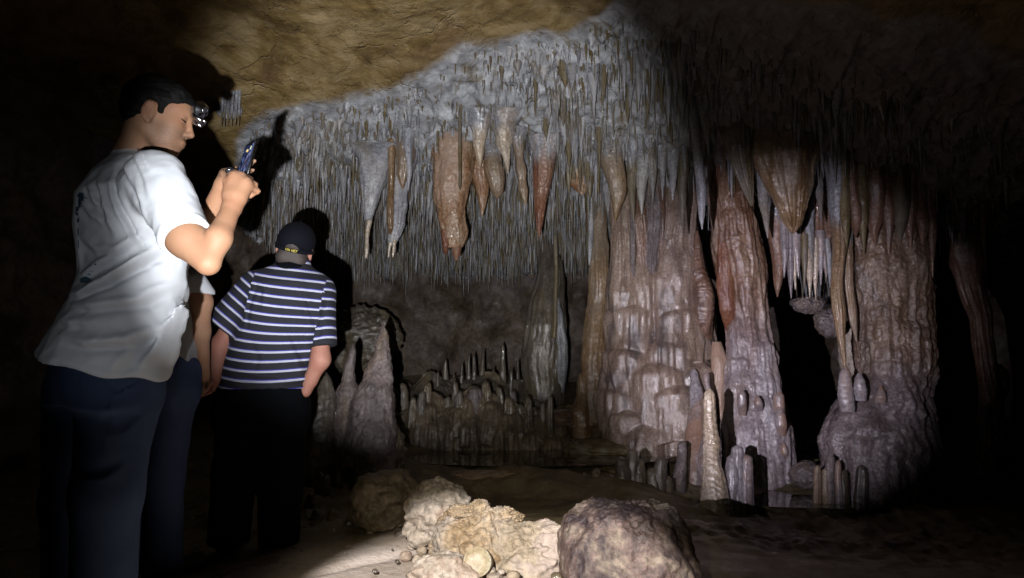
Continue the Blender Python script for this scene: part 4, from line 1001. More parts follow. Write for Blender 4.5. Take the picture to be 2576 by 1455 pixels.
c = thing('cave_column', 'great tiered flowstone column in the middle, draped in pinkish tan ledges', 'column', M_tan,
          [tube([(1655, 440, 120, 6.45), (1640, 500, 108, 6.4), (1645, 560, 104, 6.4), (1648, 640, 106, 6.35), (1655, 740, 112, 6.3), (1656, 840, 118, 6.3), (1660, 920, 124, 6.25), (1665, 1000, 122, 6.2), (1668, 1060, 118, 6.15), (1668, 1110, 112, 6.1), (1668, 1150, 108, 6.1)],
                .55, 300, .0085, (.028, 2.6), ((.014, 6, .4), (.005, 26, .35)), (0, .03), 21, LOB, sm=.05, down=1.1)])
for i, (pts, m, lab) in enumerate((
        ([(1606, 480, 18, 6.12), (1610, 560, 17, 6.1), (1616, 660, 13, 6.1), (1618, 760, 11, 6.12), (1620, 880, 8, 6.2)], M_brown, None),
        ([(1572, 470, 34, 6.25), (1572, 560, 34, 6.22), (1568, 650, 38, 6.2), (1568, 740, 42, 6.2), (1570, 820, 40, 6.24), (1572, 900, 30, 6.34)], M_tan, 'pinkish grey fluted pillar'),
        ([(1640, 470, 24, 6.14), (1642, 560, 26, 6.1), (1640, 650, 24, 6.12), (1638, 740, 20, 6.16), (1638, 840, 14, 6.26)], M_mauve, 'pink fluted pillar'),
        ([(1702, 470, 44, 6.2), (1700, 560, 46, 6.16), (1700, 610, 52, 6.14), (1705, 660, 64, 6.14), (1700, 720, 70, 6.16), (1698, 800, 66, 6.22), (1698, 880, 50, 6.36)], M_tan, 'grey draped shoulder'),
        ([(1590, 500, 7, 6.08), (1592, 600, 7, 6.06), (1594, 700, 5, 6.08), (1596, 760, 4, 6.14)], M_mauve, None), ([(1660, 480, 9, 6.1), (1662, 560, 8, 6.06), (1664, 640, 6, 6.06), (1664, 720, 4, 6.12)], M_brown, None),
        ([(1735, 480, 12, 6.1), (1738, 560, 10, 6.06), (1740, 640, 8, 6.04), (1742, 760, 7, 6.06), (1744, 860, 5, 6.12)], M_tan, None), ([(1548, 520, 10, 6.3), (1546, 620, 9, 6.28), (1545, 740, 9, 6.28), (1544, 860, 8, 6.3)], M_brown, None))):
    part('fluted_pillar', m, [tube(pts, .85, 90, .009, (.016, 5), ((.010, 10, .35), (.006, 30, .5), (.003, 70, .9)), (.0, .05), 22 + i)], c, lab)
part('stacked_cone', M_brown, [tube([(1752, 580, 3, 6.05), (1754, 620, 12, 6.03), (1758, 680, 20, 6.0), (1766, 740, 25, 6.0), (1766, 820, 24, 6.05), (1768, 880, 24, 6.1), (1768, 940, 16, 6.3)], 1, 48, .008, (.004, 3), ((.004, 22, .5),), (.006, .05), 26)], c)
part('base_apron', M_tan, [tube([(1625, 1020, 60, 6.0), (1625, 1045, 82, 5.95), (1630, 1085, 90, 5.92), (1632, 1112, 84, 5.92), (1632, 1135, 70, 5.95)], .55, 110, .008, (.012, 5), ((.014, 14, .8), (.006, 40, .6)), (0, .03), 27)], c)
c = thing('cave_column', 'orange and lilac column with a flaring base, right of the tiered column', 'column', M_orli,
          [tube([(1838, 400, 52, 5.98), (1834, 460, 50, 5.97), (1842, 520, 52, 5.95), (1854, 600, 58, 5.93), (1862, 680, 60, 5.92), (1868, 740, 56, 5.92), (1876, 800, 48, 5.9), (1880, 850, 50, 5.88), (1884, 930, 58, 5.85), (1888, 980, 66, 5.8), (1896, 1030, 76, 5.76), (1899, 1080, 82, 5.72), (1901, 1150, 88, 5.68), (1905, 1220, 92, 5.62), (1908, 1260, 95, 5.6)],
                .75, 170, .0085, (.022, 3.2), ((.022, 5, .5), (.010, 18, .6), (.004, 50, .8)), (.003, .16), 31, [(1905, 860, 34, 9, 120), (1875, 985, 70, 12, 300), (1850, 900, 30, 7, 90), (1930, 1050, 50, 10, 200)], down=1.05)], grad=(700, 960, 5.7, .22))
part('left_fin', M_rust, [tube([(1812, 560, 14, 5.9), (1814, 640, 20, 5.88), (1822, 720, 22, 5.86), (1836, 780, 20, 5.85), (1842, 830, 12, 5.9), (1842, 860, 8, 6.0)], .7, 60, .009, (.006, 3), ((.006, 16, .5),), (0, .03), 33)], c)
part('left_buttress', M_orange, [tube([(1800, 860, 10, 5.95), (1803, 900, 20, 5.92), (1806, 960, 22, 5.9), (1806, 1040, 22, 5.88), (1800, 1120, 24, 5.85)], .8, 50, .01, (.006, 3), ((.008, 14, .6),), (0, .03), 34)], c)
for u, v, h, w in ((1868, 985, 60, 11), (1905, 1000, 34, 10), (1962, 990, 60, 14), (1965, 1035, 60, 15), (1972, 1120, 36, 9)):
    part('nub', M_lilac, [tube([(u, v - 4, 2, 5.46), (u, v + 6, w * .9, 5.45), (u + 1, v + h * .6, w, 5.45), (u + 2, v + h, w * .8, 5.52)], 1, 24, .006, (0, 3), ((.004, 20, .8),), (.002, .05), int(u))], c)
c = thing('cave_column', 'massive brown column with a bulbous mauve foot at the right', 'column', M_brmv,
          [tube([(2235, 540, 112, 5.62), (2226, 610, 108, 5.56), (2230, 700, 102, 5.52), (2242, 780, 98, 5.48), (2250, 850, 92, 5.45), (2254, 900, 88, 5.43), (2256, 940, 86, 5.41), (2240, 985, 104, 5.37), (2226, 1040, 124, 5.32), (2218, 1110, 138, 5.27), (2218, 1200, 144, 5.22), (2220, 1290, 148, 5.2)],
                .72, 260, .0085, (.020, 3.2), ((.034, 5, .7), (.018, 19, .7), (.006, 60, .8)), (.003, .08), 41,
                [(2196, 770, 30, 9, 190), (2250, 810, 40, 9, 90), (2290, 850, 34, 9, 80), (2205, 900, 44, 14, 110)], down=1.04)], grad=(860, 1000, 5.3, .16))
for u, v, h, w in ((2128, 925, 110, 19), (2160, 942, 66, 16), (2214, 975, 40, 14)):
    part('nub', M_lilac, [tube([(u, v - 4, 2, 5.14), (u, v + 10, w * .7, 5.13), (u - 1, v + h * .6, w, 5.12), (u, v + h, w * .9, 5.14)], 1, 28, .006, (0, 3), ((.004, 20, .8),), (.003, .05), int(u))], c)
c5 = c
thing('cave_column', 'thin dim column of hanging draperies at the far right edge', 'column', M_brown,
          [tube([(2440, 560, 60, 6.1), (2430, 640, 50, 6.05), (2440, 720, 30, 6.0), (2465, 800, 24, 6.0), (2480, 900, 20, 6.0), (2495, 1000, 24, 6.0), (2500, 1200, 40, 5.9)], .8, 70, .012, (.016, 3), ((.012, 8, .6),), (0, .03), 44)])
for i, (u, v, w, m) in enumerate(((2150, 600, 14, M_brown), (2172, 640, 12, M_olive), (2200, 620, 16, M_brown), (2235, 655, 13, M_brown), (2262, 615, 15, M_olive), (2290, 650, 13, M_brown), (2318, 630, 14, M_brown), (2128, 640, 10, M_olive), (2345, 700, 12, M_brown))):
    part('drapery_fold', m, [tube([(u - 3, 500, w * 1.3, 5.28), (u, 560, w, 5.26), (u + 1, v, 1, 5.3)], 1, 30, .009, (.006, 3), ((.008, 16, .6),), (.002, .04), i + 70)], c) if i < 9 else None
# distant rock lit through the gaps of the right-hand columns
def boulder(u, v, hu, hv, Y, dep, seed, n=(96, 64), lumps=((.16, 1.1), (.06, 3), (.02, 9)), cuts=6, rid=0., boxy=0.):
    c = P(u, v, Y); a = px(hu, Y); b = px(hv, Y); d = px(dep, Y)
    th = np.linspace(0, 2 * math.pi, n[0], endpoint=False); ph = np.linspace(.02, math.pi - .02, n[1])
    T, Q = np.meshgrid(th, ph, indexing='ij'); D = np.stack([np.sin(Q) * np.cos(T), np.sin(Q) * np.sin(T), np.cos(Q)], -1).transpose(1, 0, 2).reshape(-1, 3)
    r = np.ones(len(D)); g = np.random.RandomState(seed)
    for _ in range(cuts):
        k = g.normal(size=3); k /= np.linalg.norm(k); h = g.uniform(.74, .93); q = D @ k; r = np.minimum(r, np.where(q > .05, h / np.maximum(q, .05), 9))
    if boxy: r = r * (np.abs(D) ** boxy).sum(1) ** (-1 / boxy)
    for am, s in lumps: r = r + am * fbm(D * s * 1.6 + seed, 3, seed)
    if rid: r = r + rid * ridge(D * 4.5 + seed, 4, seed + 2) * sst(-.2, .5, D[:, 2]) + rid * .5 * ridge(D * 11, 3, seed + 4)
    V = c + D * r[:, None] * np.array([a, d, b]); Fq = grid_faces(n[1], n[0], True)[:, ::-1]
    V = np.vstack([V, [V[:n[0]].mean(0), V[-n[0]:].mean(0)]]); j = np.arange(n[0]); K = n[0] * n[1]; L = K - n[0]
    return V, [Fq, np.vstack([np.stack([np.full(n[0], K), j, (j + 1) % n[0]], -1), np.stack([np.full(n[0], K + 1), L + (j + 1) % n[0], L + j], -1)])]
def rock(label, mat, *a, group=None, **k):
    return thing('boulder', label, 'rock', mat, [boulder(*a, **k)], group)
rock('pale pink rock ledge seen under the lilac stalactite curtain', M_mauve, 2032, 768, 40, 20, 6.2, 30, 51, cuts=5, rid=.25)
rock('pink-brown rock seen through the gap left of the massive brown column', M_boul2, 2152, 890, 40, 80, 6.3, 40, 52, cuts=5, rid=.1)
rock('sliver of pink rock right of the massive brown column', M_boul2, 2348, 905, 16, 60, 6.2, 30, 53, cuts=3)
rock('small pale rock showing in the dark near the right edge', M_boul2, 2512, 960, 20, 45, 6.6, 30, 54, cuts=3)
rock('broken pinkish rock hanging beside the yellow stalactite', M_mauve, 2085, 815, 34, 34, 5.9, 30, 55, cuts=3, rid=.2)
rock('dull pink rock between the two clusters of stalagmites at the right', M_mauve, 2025, 1195, 40, 34, 5.35, 40, 56, cuts=5)

# ================================================================== large stalactites
def stal(label, mat, st, group=None, depth=1., **k):
    kw = dict(depth=depth, nth=64, dz=.007, flute=(.006, 3), lumps=((.006, 14, .5), (.003, 45, .7)), ring=(.0015, .03), sm=.015); kw.update(k)
    V, Fc = tube(st, up=2.1 if st[0][2] < 30 else 1.7, **kw); i = V[:, 2].argmax(); z0 = P(*st[0][:2], st[0][3])[2]; zt = V[i, 2]; ln = max(min(.25 * (z0 - V[:, 2].min()), .09), .02)
    gg = sst(z0 - ln * 1.2, z0 + ln * .6, V[:, 2] + .05 * fbm(V * np.array([16, 16, 4]), 3, 5))
    return tag(mk('stalactite', V, Fc, mat, origin=V[i], attr={'g': gg}), label, 'stalactite', group)
s = stal('large orange stalactite forking into two knobbly prongs', M_orange, [(1142, 340, 60, 5.75), (1142, 400, 52, 5.72), (1144, 440, 50, 5.7), (1140, 500, 40, 5.7), (1138, 560, 33, 5.7), (1136, 600, 29, 5.7), (1135, 625, 18, 5.7)], depth=.8, nth=110, lumps=((.016, 9, .6), (.008, 26, .8), (.004, 60, 1)), flute=(.012, 2.6), seed=3)
part('prong', M_rust, [tube([(1122, 580, 14, 5.68), (1121, 610, 11, 5.68), (1121, 632, 8, 5.68), (1121, 642, 1, 5.68)], 1, 28, .005, (0, 3), ((.006, 30, 1), (.004, 70, 1)), (0, .03), 4)], s)
part('prong', M_rust, [tube([(1146, 580, 14, 5.68), (1147, 615, 12, 5.68), (1146, 640, 11, 5.68), (1146, 656, 2, 5.68)], 1, 28, .005, (0, 3), ((.006, 30, 1), (.004, 70, 1)), (0, .03), 5)], s)
part('thin_drip', M_olive, [tube([(1157, 385, 4, 5.42), (1158, 430, 4, 5.42), (1158, 470, 4, 5.44), (1158, 478, 1, 5.45)], 1, 12, .006, (0, 3), ((.003, 30, 1),), (0, .03), 6)], s)
stal('bulbous orange stalactite just right of the forking one', M_gold, [(1240, 385, 22, 5.72), (1240, 425, 24, 5.7), (1243, 455, 21, 5.7), (1247, 485, 12, 5.7), (1250, 503, 1, 5.7)], seed=8, lumps=((.010, 14, .8), (.004, 45, 1)))
stal('brown veil of rock joining the forking and the bulbous orange stalactites', M_orange, [(1205, 380, 26, 5.85), (1205, 440, 24, 5.85), (1210, 480, 16, 5.85), (1212, 520, 8, 5.85), (1212, 548, 1, 5.85)], seed=9)
stal('white-crusted stalactite above and left of the bulbous orange one', M_cream, [(1208, 330, 20, 5.5), (1205, 370, 14, 5.5), (1206, 400, 8, 5.5), (1207, 422, 1, 5.5)], seed=10, lumps=((.012, 16, .8), (.004, 45, 1)))
stal('pale crusty stalactite between the bulbous and the beaded orange ones', M_cream, [(1268, 330, 26, 5.55), (1272, 370, 16, 5.55), (1276, 400, 8, 5.55), (1278, 438, 1, 5.55)], seed=11, lumps=((.014, 16, .9), (.005, 45, 1)))
stal('beaded orange stalactite ending in a small point', M_gold, [(1305, 350, 16, 5.65), (1308, 400, 10, 5.65), (1312, 430, 15, 5.65), (1314, 455, 10, 5.65), (1316, 478, 13, 5.65), (1320, 505, 5, 5.65), (1322, 518, 1, 5.65)], seed=12)
stal('rust-red tapering stalactite, the longest of the orange row', M_rust, [(1365, 400, 30, 5.72), (1362, 450, 24, 5.7), (1358, 500, 17, 5.7), (1357, 540, 12, 5.7), (1356, 580, 6, 5.7), (1357, 599, 1, 5.7)], seed=13, lumps=((.008, 16, .8), (.005, 50, 1)))
stal('orange stalactite like a dagger above the left edge of the tiered column', M_gold, [(1540, 390, 34, 5.85), (1545, 440, 28, 5.82), (1549, 490, 20, 5.8), (1548, 530, 9, 5.8), (1547, 560, 1, 5.8)], seed=14)
stal('small brown broken fringe of rock beyond the rust-red stalactite', M_orange, [(1455, 400, 54, 6.1), (1460, 440, 44, 6.1), (1462, 470, 24, 6.1), (1464, 490, 2, 6.1)], depth=.5, seed=15)
for u, v in ((1430, 485), (1482, 500), (1505, 490)):
    stal('short brown stalactite in the broken fringe left of the orange dagger', M_olive, [(u, v - 70, 10, 6.0), (u, v - 30, 7, 6.0), (u + 1, v, 1, 6.0)], 'short stalactites in the brown fringe', seed=u)
M_tail = M_cream
s = stal('white stalactite with a thin knobbly tail, leftmost of the long pale pair', M_white, [(945, 400, 44, 5.75), (940, 450, 36, 5.73), (933, 490, 22, 5.7), (930, 530, 14, 5.7), (927, 555, 8, 5.7)], seed=16, lumps=((.012, 12, .8), (.004, 45, 1)))
part('knobbly_tail', M_tail, [tube([(928, 545, 8, 5.7), (925, 570, 6, 5.7), (921, 600, 5, 5.7), (920, 625, 6, 5.7), (919, 650, 3, 5.7)], 1, 20, .005, (0, 3), ((.010, 38, 1), (.006, 80, 1)), (0, .03), 17)], s)
s = stal('white stalactite with a crusty forked tip and a yellow rib on its left', M_white, [(1010, 420, 30, 5.75), (1008, 470, 26, 5.73), (1004, 530, 20, 5.7), (1000, 570, 18, 5.7), (992, 590, 14, 5.7), (986, 612, 9, 5.7)], seed=18, lumps=((.012, 12, .8), (.006, 45, 1)))
part('yellow_rib', M_gold, [tube([(984, 480, 9, 5.62), (983, 530, 9, 5.6), (981, 575, 7, 5.62), (980, 590, 3, 5.64)], 1, 20, .007, (0, 3), ((.004, 22, .6),), (0, .03), 19)], s)
part('fork_prong', M_tail, [tube([(984, 600, 8, 5.69), (978, 625, 4, 5.69), (977, 648, 2, 5.69)], 1, 16, .005, (0, 3), ((.008, 50, 1),), (0, .03), 20)], s)
part('fork_prong', M_tail, [tube([(990, 600, 7, 5.69), (988, 630, 4, 5.69), (987, 648, 2, 5.69)], 1, 16, .005, (0, 3), ((.008, 50, 1),), (0, .03), 21)], s)
stal('stubby ochre stalactite with two drips, above the white pair', M_gold, [(1020, 350, 26, 5.6), (1020, 400, 24, 5.58), (1017, 440, 15, 5.58), (1014, 465, 6, 5.58), (1013, 476, 1, 5.58)], seed=22)
stal('thin pale stalactite close beside the stubby ochre one', M_white, [(1032, 420, 8, 5.55), (1030, 450, 5, 5.55), (1026, 480, 1, 5.55)], seed=23)
s = stal('long slender white stalactite right of the green-white cluster', M_white, [(1744, 250, 12, 5.2), (1750, 330, 11, 5.22), (1754, 400, 10, 5.25), (1760, 480, 11, 5.28), (1764, 540, 8, 5.3), (1766, 578, 1, 5.3)], seed=24)
stal('short white-headed stalactite beside the long slender white one', M_white, [(1770, 292, 10, 5.15), (1775, 310, 12, 5.15), (1780, 340, 7, 5.15), (1782, 390, 1, 5.15)], seed=25)
for i, (u, v0, v1, w, m, lab) in enumerate(((1592, 400, 556, 13, M_olive, 'olive cone over the left pillar of the tiered column'), (1612, 380, 540, 16, M_white, 'pale greenish cone touching the olive cone on its left'), (1640, 330, 500, 16, M_calc, 'grey ribbed cone above the pink pillar of the tiered column'),
                                (1668, 300, 470, 14, M_white, 'short chalky cone above the middle of the tiered column'), (1690, 360, 505, 14, M_white, 'chalky stump-ended stalactite above the grey shoulder'), (1715, 380, 590, 12, M_olive, 'long olive stalactite over the right side of the tiered column'), (1660, 250, 395, 22, M_calc, 'fat grey stalactite high above the tiered column'), (1583, 270, 420, 20, M_white, 'bright white bulky stalactite above the orange dagger'))):
    stal(lab, m, [(u, v0, w * 1.3, 5.7), (u, v0 + (v1 - v0) * .3, w, 5.68), (u + 1, v0 + (v1 - v0) * .7, w * .55, 5.66), (u + 2, v1, 1, 5.65)], seed=30 + i, lumps=((.010, 14, .8), (.004, 45, 1)))
stal('broad rust-brown hanging bulb in the shade above the right-hand gap', M_gold, [(1970, 330, 90, 5.4), (1968, 400, 84, 5.35), (1975, 450, 66, 5.32), (1982, 500, 46, 5.3), (1988, 550, 26, 5.3), (1994, 588, 3, 5.3)], depth=.7, nth=130, flute=(.016, 3), seed=40, lumps=((.03, 5, .6), (.006, 30, .7)))
stal('dark olive hanging flowstone left of the rust-brown bulb', M_olive, [(1855, 260, 50, 5.4), (1850, 340, 46, 5.35), (1862, 400, 30, 5.35), (1880, 470, 16, 5.35), (1890, 520, 2, 5.35)], depth=.7, nth=100, seed=41, flute=(.012, 3))
stal('dim orange-brown hanging blade in the dark at the right', M_gold, [(2190, 380, 34, 5.5), (2195, 430, 26, 5.48), (2200, 480, 16, 5.46), (2205, 510, 1, 5.46)], depth=.6, seed=42)
c = stal('brown drapery of fused stalactites over the dark gap, with lilac tips', M_brown, [(2045, 480, 90, 5.8), (2040, 560, 84, 5.78), (2040, 610, 70, 5.76), (2040, 650, 50, 5.76), (2045, 680, 20, 5.76)], depth=.45, nth=150, flute=(.03, 5), seed=43)
for i, (u, v0, v1, w, m) in enumerate(((1972, 560, 700, 12, M_lilac), (1990, 580, 752, 12, M_lilac), (2008, 560, 700, 14, M_lilac), (2022, 590, 728, 10, M_olive), (2036, 600, 750, 11, M_cream), (2052, 600, 756, 9, M_cream), (2064, 580, 720, 12, M_lilac), (2078, 590, 700, 10, M_lilac), (2088, 600, 726, 9, M_calc), (2000, 600, 730, 7, M_cream), (2045, 560, 690, 12, M_calc))):
    part('stalactite_tip', m, [tube([(u - 6, v0, w, 5.64), (u - 2, v0 + (v1 - v0) * .5, w * .8, 5.62), (u, v1, 1, 5.6)], 1, 26, .007, (.004, 3), ((.005, 22, .6),), (0, .03), 80 + i)], c)
stal('twin-tipped brown and lilac stalactite at the left of the dark gap', M_brown, [(1950, 540, 22, 5.7), (1952, 600, 20, 5.68), (1954, 660, 16, 5.66), (1957, 715, 9, 5.64), (1955, 748, 1, 5.64)], seed=44)
stal('red-brown blade close behind the twin-tipped stalactite', M_rust, [(1966, 600, 8, 5.75), (1966, 660, 7, 5.74), (1962, 720, 1, 5.73)], seed=45)
stal('long yellow stalactite whose tip touches a lilac stalagmite', M_gold, [(2100, 560, 16, 5.35), (2104, 640, 15, 5.3), (2106, 710, 13, 5.26), (2110, 780, 15, 5.22), (2115, 850, 9, 5.18), (2122, 905, 5, 5.16), (2124, 930, 3, 5.15)], seed=46, lumps=((.006, 10, .4), (.003, 40, .7)))
stal('yellow-brown stalactite just left of the massive brown column', M_gold, [(2128, 600, 14, 5.4), (2134, 700, 12, 5.36), (2142, 780, 13, 5.34), (2150, 830, 6, 5.33), (2154, 860, 1, 5.33)], seed=47)
for i, (u, v0, v1, w, m, lab) in enumerate(((2120, 400, 570, 16, M_calc, 'grey crusted stalactite lit from the left, above the massive brown column'), (2060, 430, 560, 12, M_calc, 'narrow grey stalactite between the rust-brown bulb and the crusted one'), (1925, 440, 600, 18, M_calc, 'bluish grey ribbed stalactite left of the rust-brown bulb tip'), (2165, 460, 560, 9, M_white, 'small pale stalactite high over the massive brown column'), (2250, 470, 630, 11, M_olive, 'thin olive stalactite in the dark over the massive brown column'), (2420, 430, 620, 18, M_calc, 'dim ribbed stalactite near the right edge'), (2475, 420, 680, 14, M_olive, 'dim long stalactite closest to the right edge'))):
    stal(lab, m, [(u - 8, v0, w, 5.45), (u - 2, v0 + (v1 - v0) * .45, w * .8, 5.43), (u + 6, v1, 1, 5.4)], seed=50 + i, lumps=((.010, 14, .8), (.005, 45, 1)))
stal('fringe of pale rock by itself on the brown ceiling next to the headlamp', M_calc, [(575, 262, 30, 5.2), (578, 280, 34, 5.18), (580, 296, 26, 5.16), (582, 302, 10, 5.16)], depth=.3, seed=60)
for u in (558, 566, 574, 583, 592, 601): stal('thin drip hanging from the pale fringe beside the headlamp', M_olive, [(u, 286, 2.4, 5.05), (u - 1, 305, 2, 5.05), (u - 2, 322, .4, 5.05)], 'drips of the small pale fringe', nth=10, seed=u)
stal('thick brown stub of a stalactite right of the raised phone', M_olive, [(760, 300, 26, 5.9), (762, 350, 26, 5.88), (758, 400, 20, 5.86), (752, 432, 4, 5.86)], seed=61)

# ================================================================== the crowd of small stalactites on the ceiling
def cone_mesh(kind, g, nth=14, nr=14):
    """unit-length body hanging down from z = 0, unit radius at the top"""
    z = np.linspace(0, 1, nr) ** .9; th = np.linspace(0, 2 * math.pi, nth, endpoint=False)
    if kind == 'straw': r = 1 - .35 * z + .12 * np.sin(z * 9 + g.uniform(0, 6)); r[-1] = .12; r[-2] = .45
    elif kind == 'cone': r = (1 - z) ** .8 + .10 * np.abs(np.sin(z * g.uniform(10, 18))) * (1 - z)
    else:
        r = np.interp(z, [0, .15, .45, .7, 1], [1.25, 1.1 + g.uniform(-.2, .1), g.uniform(.6, .9), g.uniform(.25, .45), .02]) + .18 * np.abs(np.sin(z * g.uniform(9, 16) + g.uniform(0, 3))) * (1 - z)
    r[-1] = min(r[-1], .05)
    bx, by = g.uniform(-.25, .25, 2) * (.5 if kind != 'lump' else 1.5)
    V = []
    for i in range(nr):
        n = 1 + (.0 if kind == 'straw' else .16) * vn(np.stack([np.cos(th) * 1.6 + g.uniform(0, 1) * 0 + 5 * bx, np.sin(th) * 1.6, np.full(nth, z[i] * 7)], -1), int(abs(bx) * 999))
        V.append(np.stack([r[i] * n * np.cos(th) + bx * z[i], r[i] * n * np.sin(th) + by * z[i], np.full(nth, -z[i])], -1))
    V = np.vstack(V); return V, grid_faces(nr, nth, True)[:, ::-1]
g = np.random.RandomState(5)
cand = []
gx_, gy_ = np.meshgrid(np.arange(140) / 20. - 3, np.arange(100) / 20. + 4, indexing='ij')
CLU = fbm(np.stack([gx_ * 2.6, gy_ * 2.6, gx_ * 0], -1), 3, 91) * 1.6
def sample(n, kind, ymin, ymax, xmin, xmax):
    x = g.uniform(xmin, xmax, n); y = g.uniform(ymin, ymax, n); m = calc_mask(x, y); z = ceil1(x, y)
    for a, b, c_, d_ in zip(x, y, m, z):
        if c_ < .12 or (a > 1.3 and g.rand() < .5): continue
        cl = float(CLU[int((a + 3) * 20), int((b - 4) * 20)])
        if kind != 'straw' and g.rand() > sst(-.35, .35, cl): continue
        if kind == 'straw':
            L = g.uniform(.04, .24) * g.uniform(.5, 1.2) + (.16 if b > 6.4 else 0) * g.uniform(.3, 1.3); r = g.uniform(.005, .0095)
        elif kind == 'cone': L = g.uniform(.08, .40) * g.uniform(.5, 1.1); r = L * g.uniform(.035, .075) + .002
        else: L = g.uniform(.10, .42) * g.uniform(.5, 1.1); r = g.uniform(.012, .046) * (.6 + .4 * L / .3)
        e = sst(.15, .9, c_); L *= .4 + .6 * e
        cand.append((kind, a, b, d_ + .015 + (.02 if kind != 'straw' else 0), L, r))
sample(9500, 'straw', 4.6, 8.5, -2.6, 3.8); sample(4200, 'straw', 6.3, 8.3, -2.4, 1.4); sample(5200, 'cone', 4.6, 7.6, -2.6, 3.8); sample(2600, 'lump', 4.7, 7.4, -2.4, 3.8)
C = np.array([(a, b, c_, L, r) for k, a, b, c_, L, r in cand]); kinds = np.array([k for k, *_ in cand])
U, Vv = proj(C[:, :3]); U2, V2 = proj(C[:, :3] - np.c_[0 * C[:, 0], 0 * C[:, 0], C[:, 3]])
size = C[:, 3] * C[:, 4] / C[:, 1] ** 2
okv = (U > 700) & (U < 2300) & (V2 > 40) & (Vv < 560) & ~((U < 880) & (V2 > 520)) & ~((U > 1960) & (Vv > 430))
lit = (U < 1780)
rank = np.argsort(-(size * okv * np.where(lit, 1, .35)))
pick = set(rank[:235].tolist())
protos = {}
for k, mats in (('straw', [M_olive, M_calc]), ('cone', [M_olive, M_calc, M_white]), ('lump', [M_calc, M_white, M_olive])):
    for i in range(6):
        V, Fq = cone_mesh(k, g, 16, 18); protos[(k, i)] = mesh_data('stalactite', V, Fq, mats[i % len(mats)])
LAB = {('straw', 0): 'hair-thin drip tube hanging in the torch-lit crowd on the sloping ceiling', ('cone', 0): 'slim tapering stalactite in the torch-lit crowd on the sloping ceiling', ('lump', 0): 'knobbly grey-white stalactite in the torch-lit crowd on the sloping ceiling',
       ('cone', 1): 'slim tapering stalactite on the unlit ceiling right of the torch-lit patch', ('lump', 1): 'knobbly stalactite on the unlit ceiling right of the torch-lit patch', ('straw', 1): 'hair-thin drip tube on the unlit ceiling right of the torch-lit patch'}
GR = {0: 'stalactites crowding the lit slope', 1: 'stalactites on the unlit ceiling'}
src = {}
for n_, i in enumerate(pick):
    k = (kinds[i], n_ % 6)
    if k not in src:
        o = bpy.data.objects.new('stalactite', protos[k]); src[k] = o
    else: o = src[k].copy()
    COL.objects.link(o)
    o.location = C[i, :3]; o.scale = (C[i, 4], C[i, 4], C[i, 3]); o.rotation_euler = (0, 0, g.uniform(0, 6))
    dk = int(U[i] > 1760); o['label'] = LAB[(kinds[i], dk)]; o['category'] = 'stalactite'; o['group'] = GR[dk] + ', ' + {'straw': 'thin', 'cone': 'slim', 'lump': 'knobbly'}[kinds[i]]
rest = {}
for i in range(len(C)):
    if i in pick: continue
    mi = (M_olive, M_calc, M_white)[[0, 1, 0, 1, 2, 1, 0][i % 7]] if kinds[i] != 'lump' else (M_calc, M_white)[i % 2]
    rest.setdefault(mi.name, []).append(i)
Vs, Fs, mi_ = [], [], []; n = 0; lows = {k: [cone_mesh(k, g, 7 if k == 'straw' else 10, 8 if k == 'straw' else 12) for _ in range(8)] for k in ('straw', 'cone', 'lump')}
names = list(rest)
for q, nm in enumerate(names):
    for i in rest[nm]:
        V, Fq = lows[kinds[i]][i % 8]; a = g.uniform(0, 6); ca, sa = math.cos(a) * C[i, 4], math.sin(a) * C[i, 4]
        Vs.append(np.stack([V[:, 0] * ca - V[:, 1] * sa, V[:, 0] * sa + V[:, 1] * ca, V[:, 2] * C[i, 3]], -1) + C[i, :3]); Fs.append(Fq + n); mi_.append(np.full(len(Fq), q)); n += len(V)
ph_ = np.linspace(.05, math.pi - .05, 6); th_ = np.linspace(0, 2 * math.pi, 8, endpoint=False)
BALL = np.array([[math.sin(a) * math.cos(b), math.sin(a) * math.sin(b), math.cos(a)] for a in ph_ for b in th_]); BF = grid_faces(6, 8, True)[:, ::-1]
names.append('glint_drops')
for i in g.permutation(len(C))[:1500]:
    r_ = g.uniform(.0025, .0055); Vs.append(BALL * r_ + C[i, :3] - [0, 0, C[i, 3] + r_ * .4]); Fs.append(BF + n); mi_.append(np.full(len(BF), len(names) - 1)); n += len(BALL)
plain('glint_drops', (.9, .92, .95), .12, 1.)  # mirror-metal water beads, added at the tips to give glints
V = np.vstack(Vs); o = mk('soda_straws', V, np.vstack(Fs), bpy.data.materials[names[0]], origin=(0, 6, 2.5))
for nm in names[1:]: o.data.materials.append(bpy.data.materials[nm])
o.data.polygons.foreach_set('material_index', np.concatenate(mi_).astype(np.int32)); tag(o, 'countless thin grey and brown drip tubes covering the sloping ceiling', 'dripstone', kind='stuff')
print('straws', len(C), len(V))

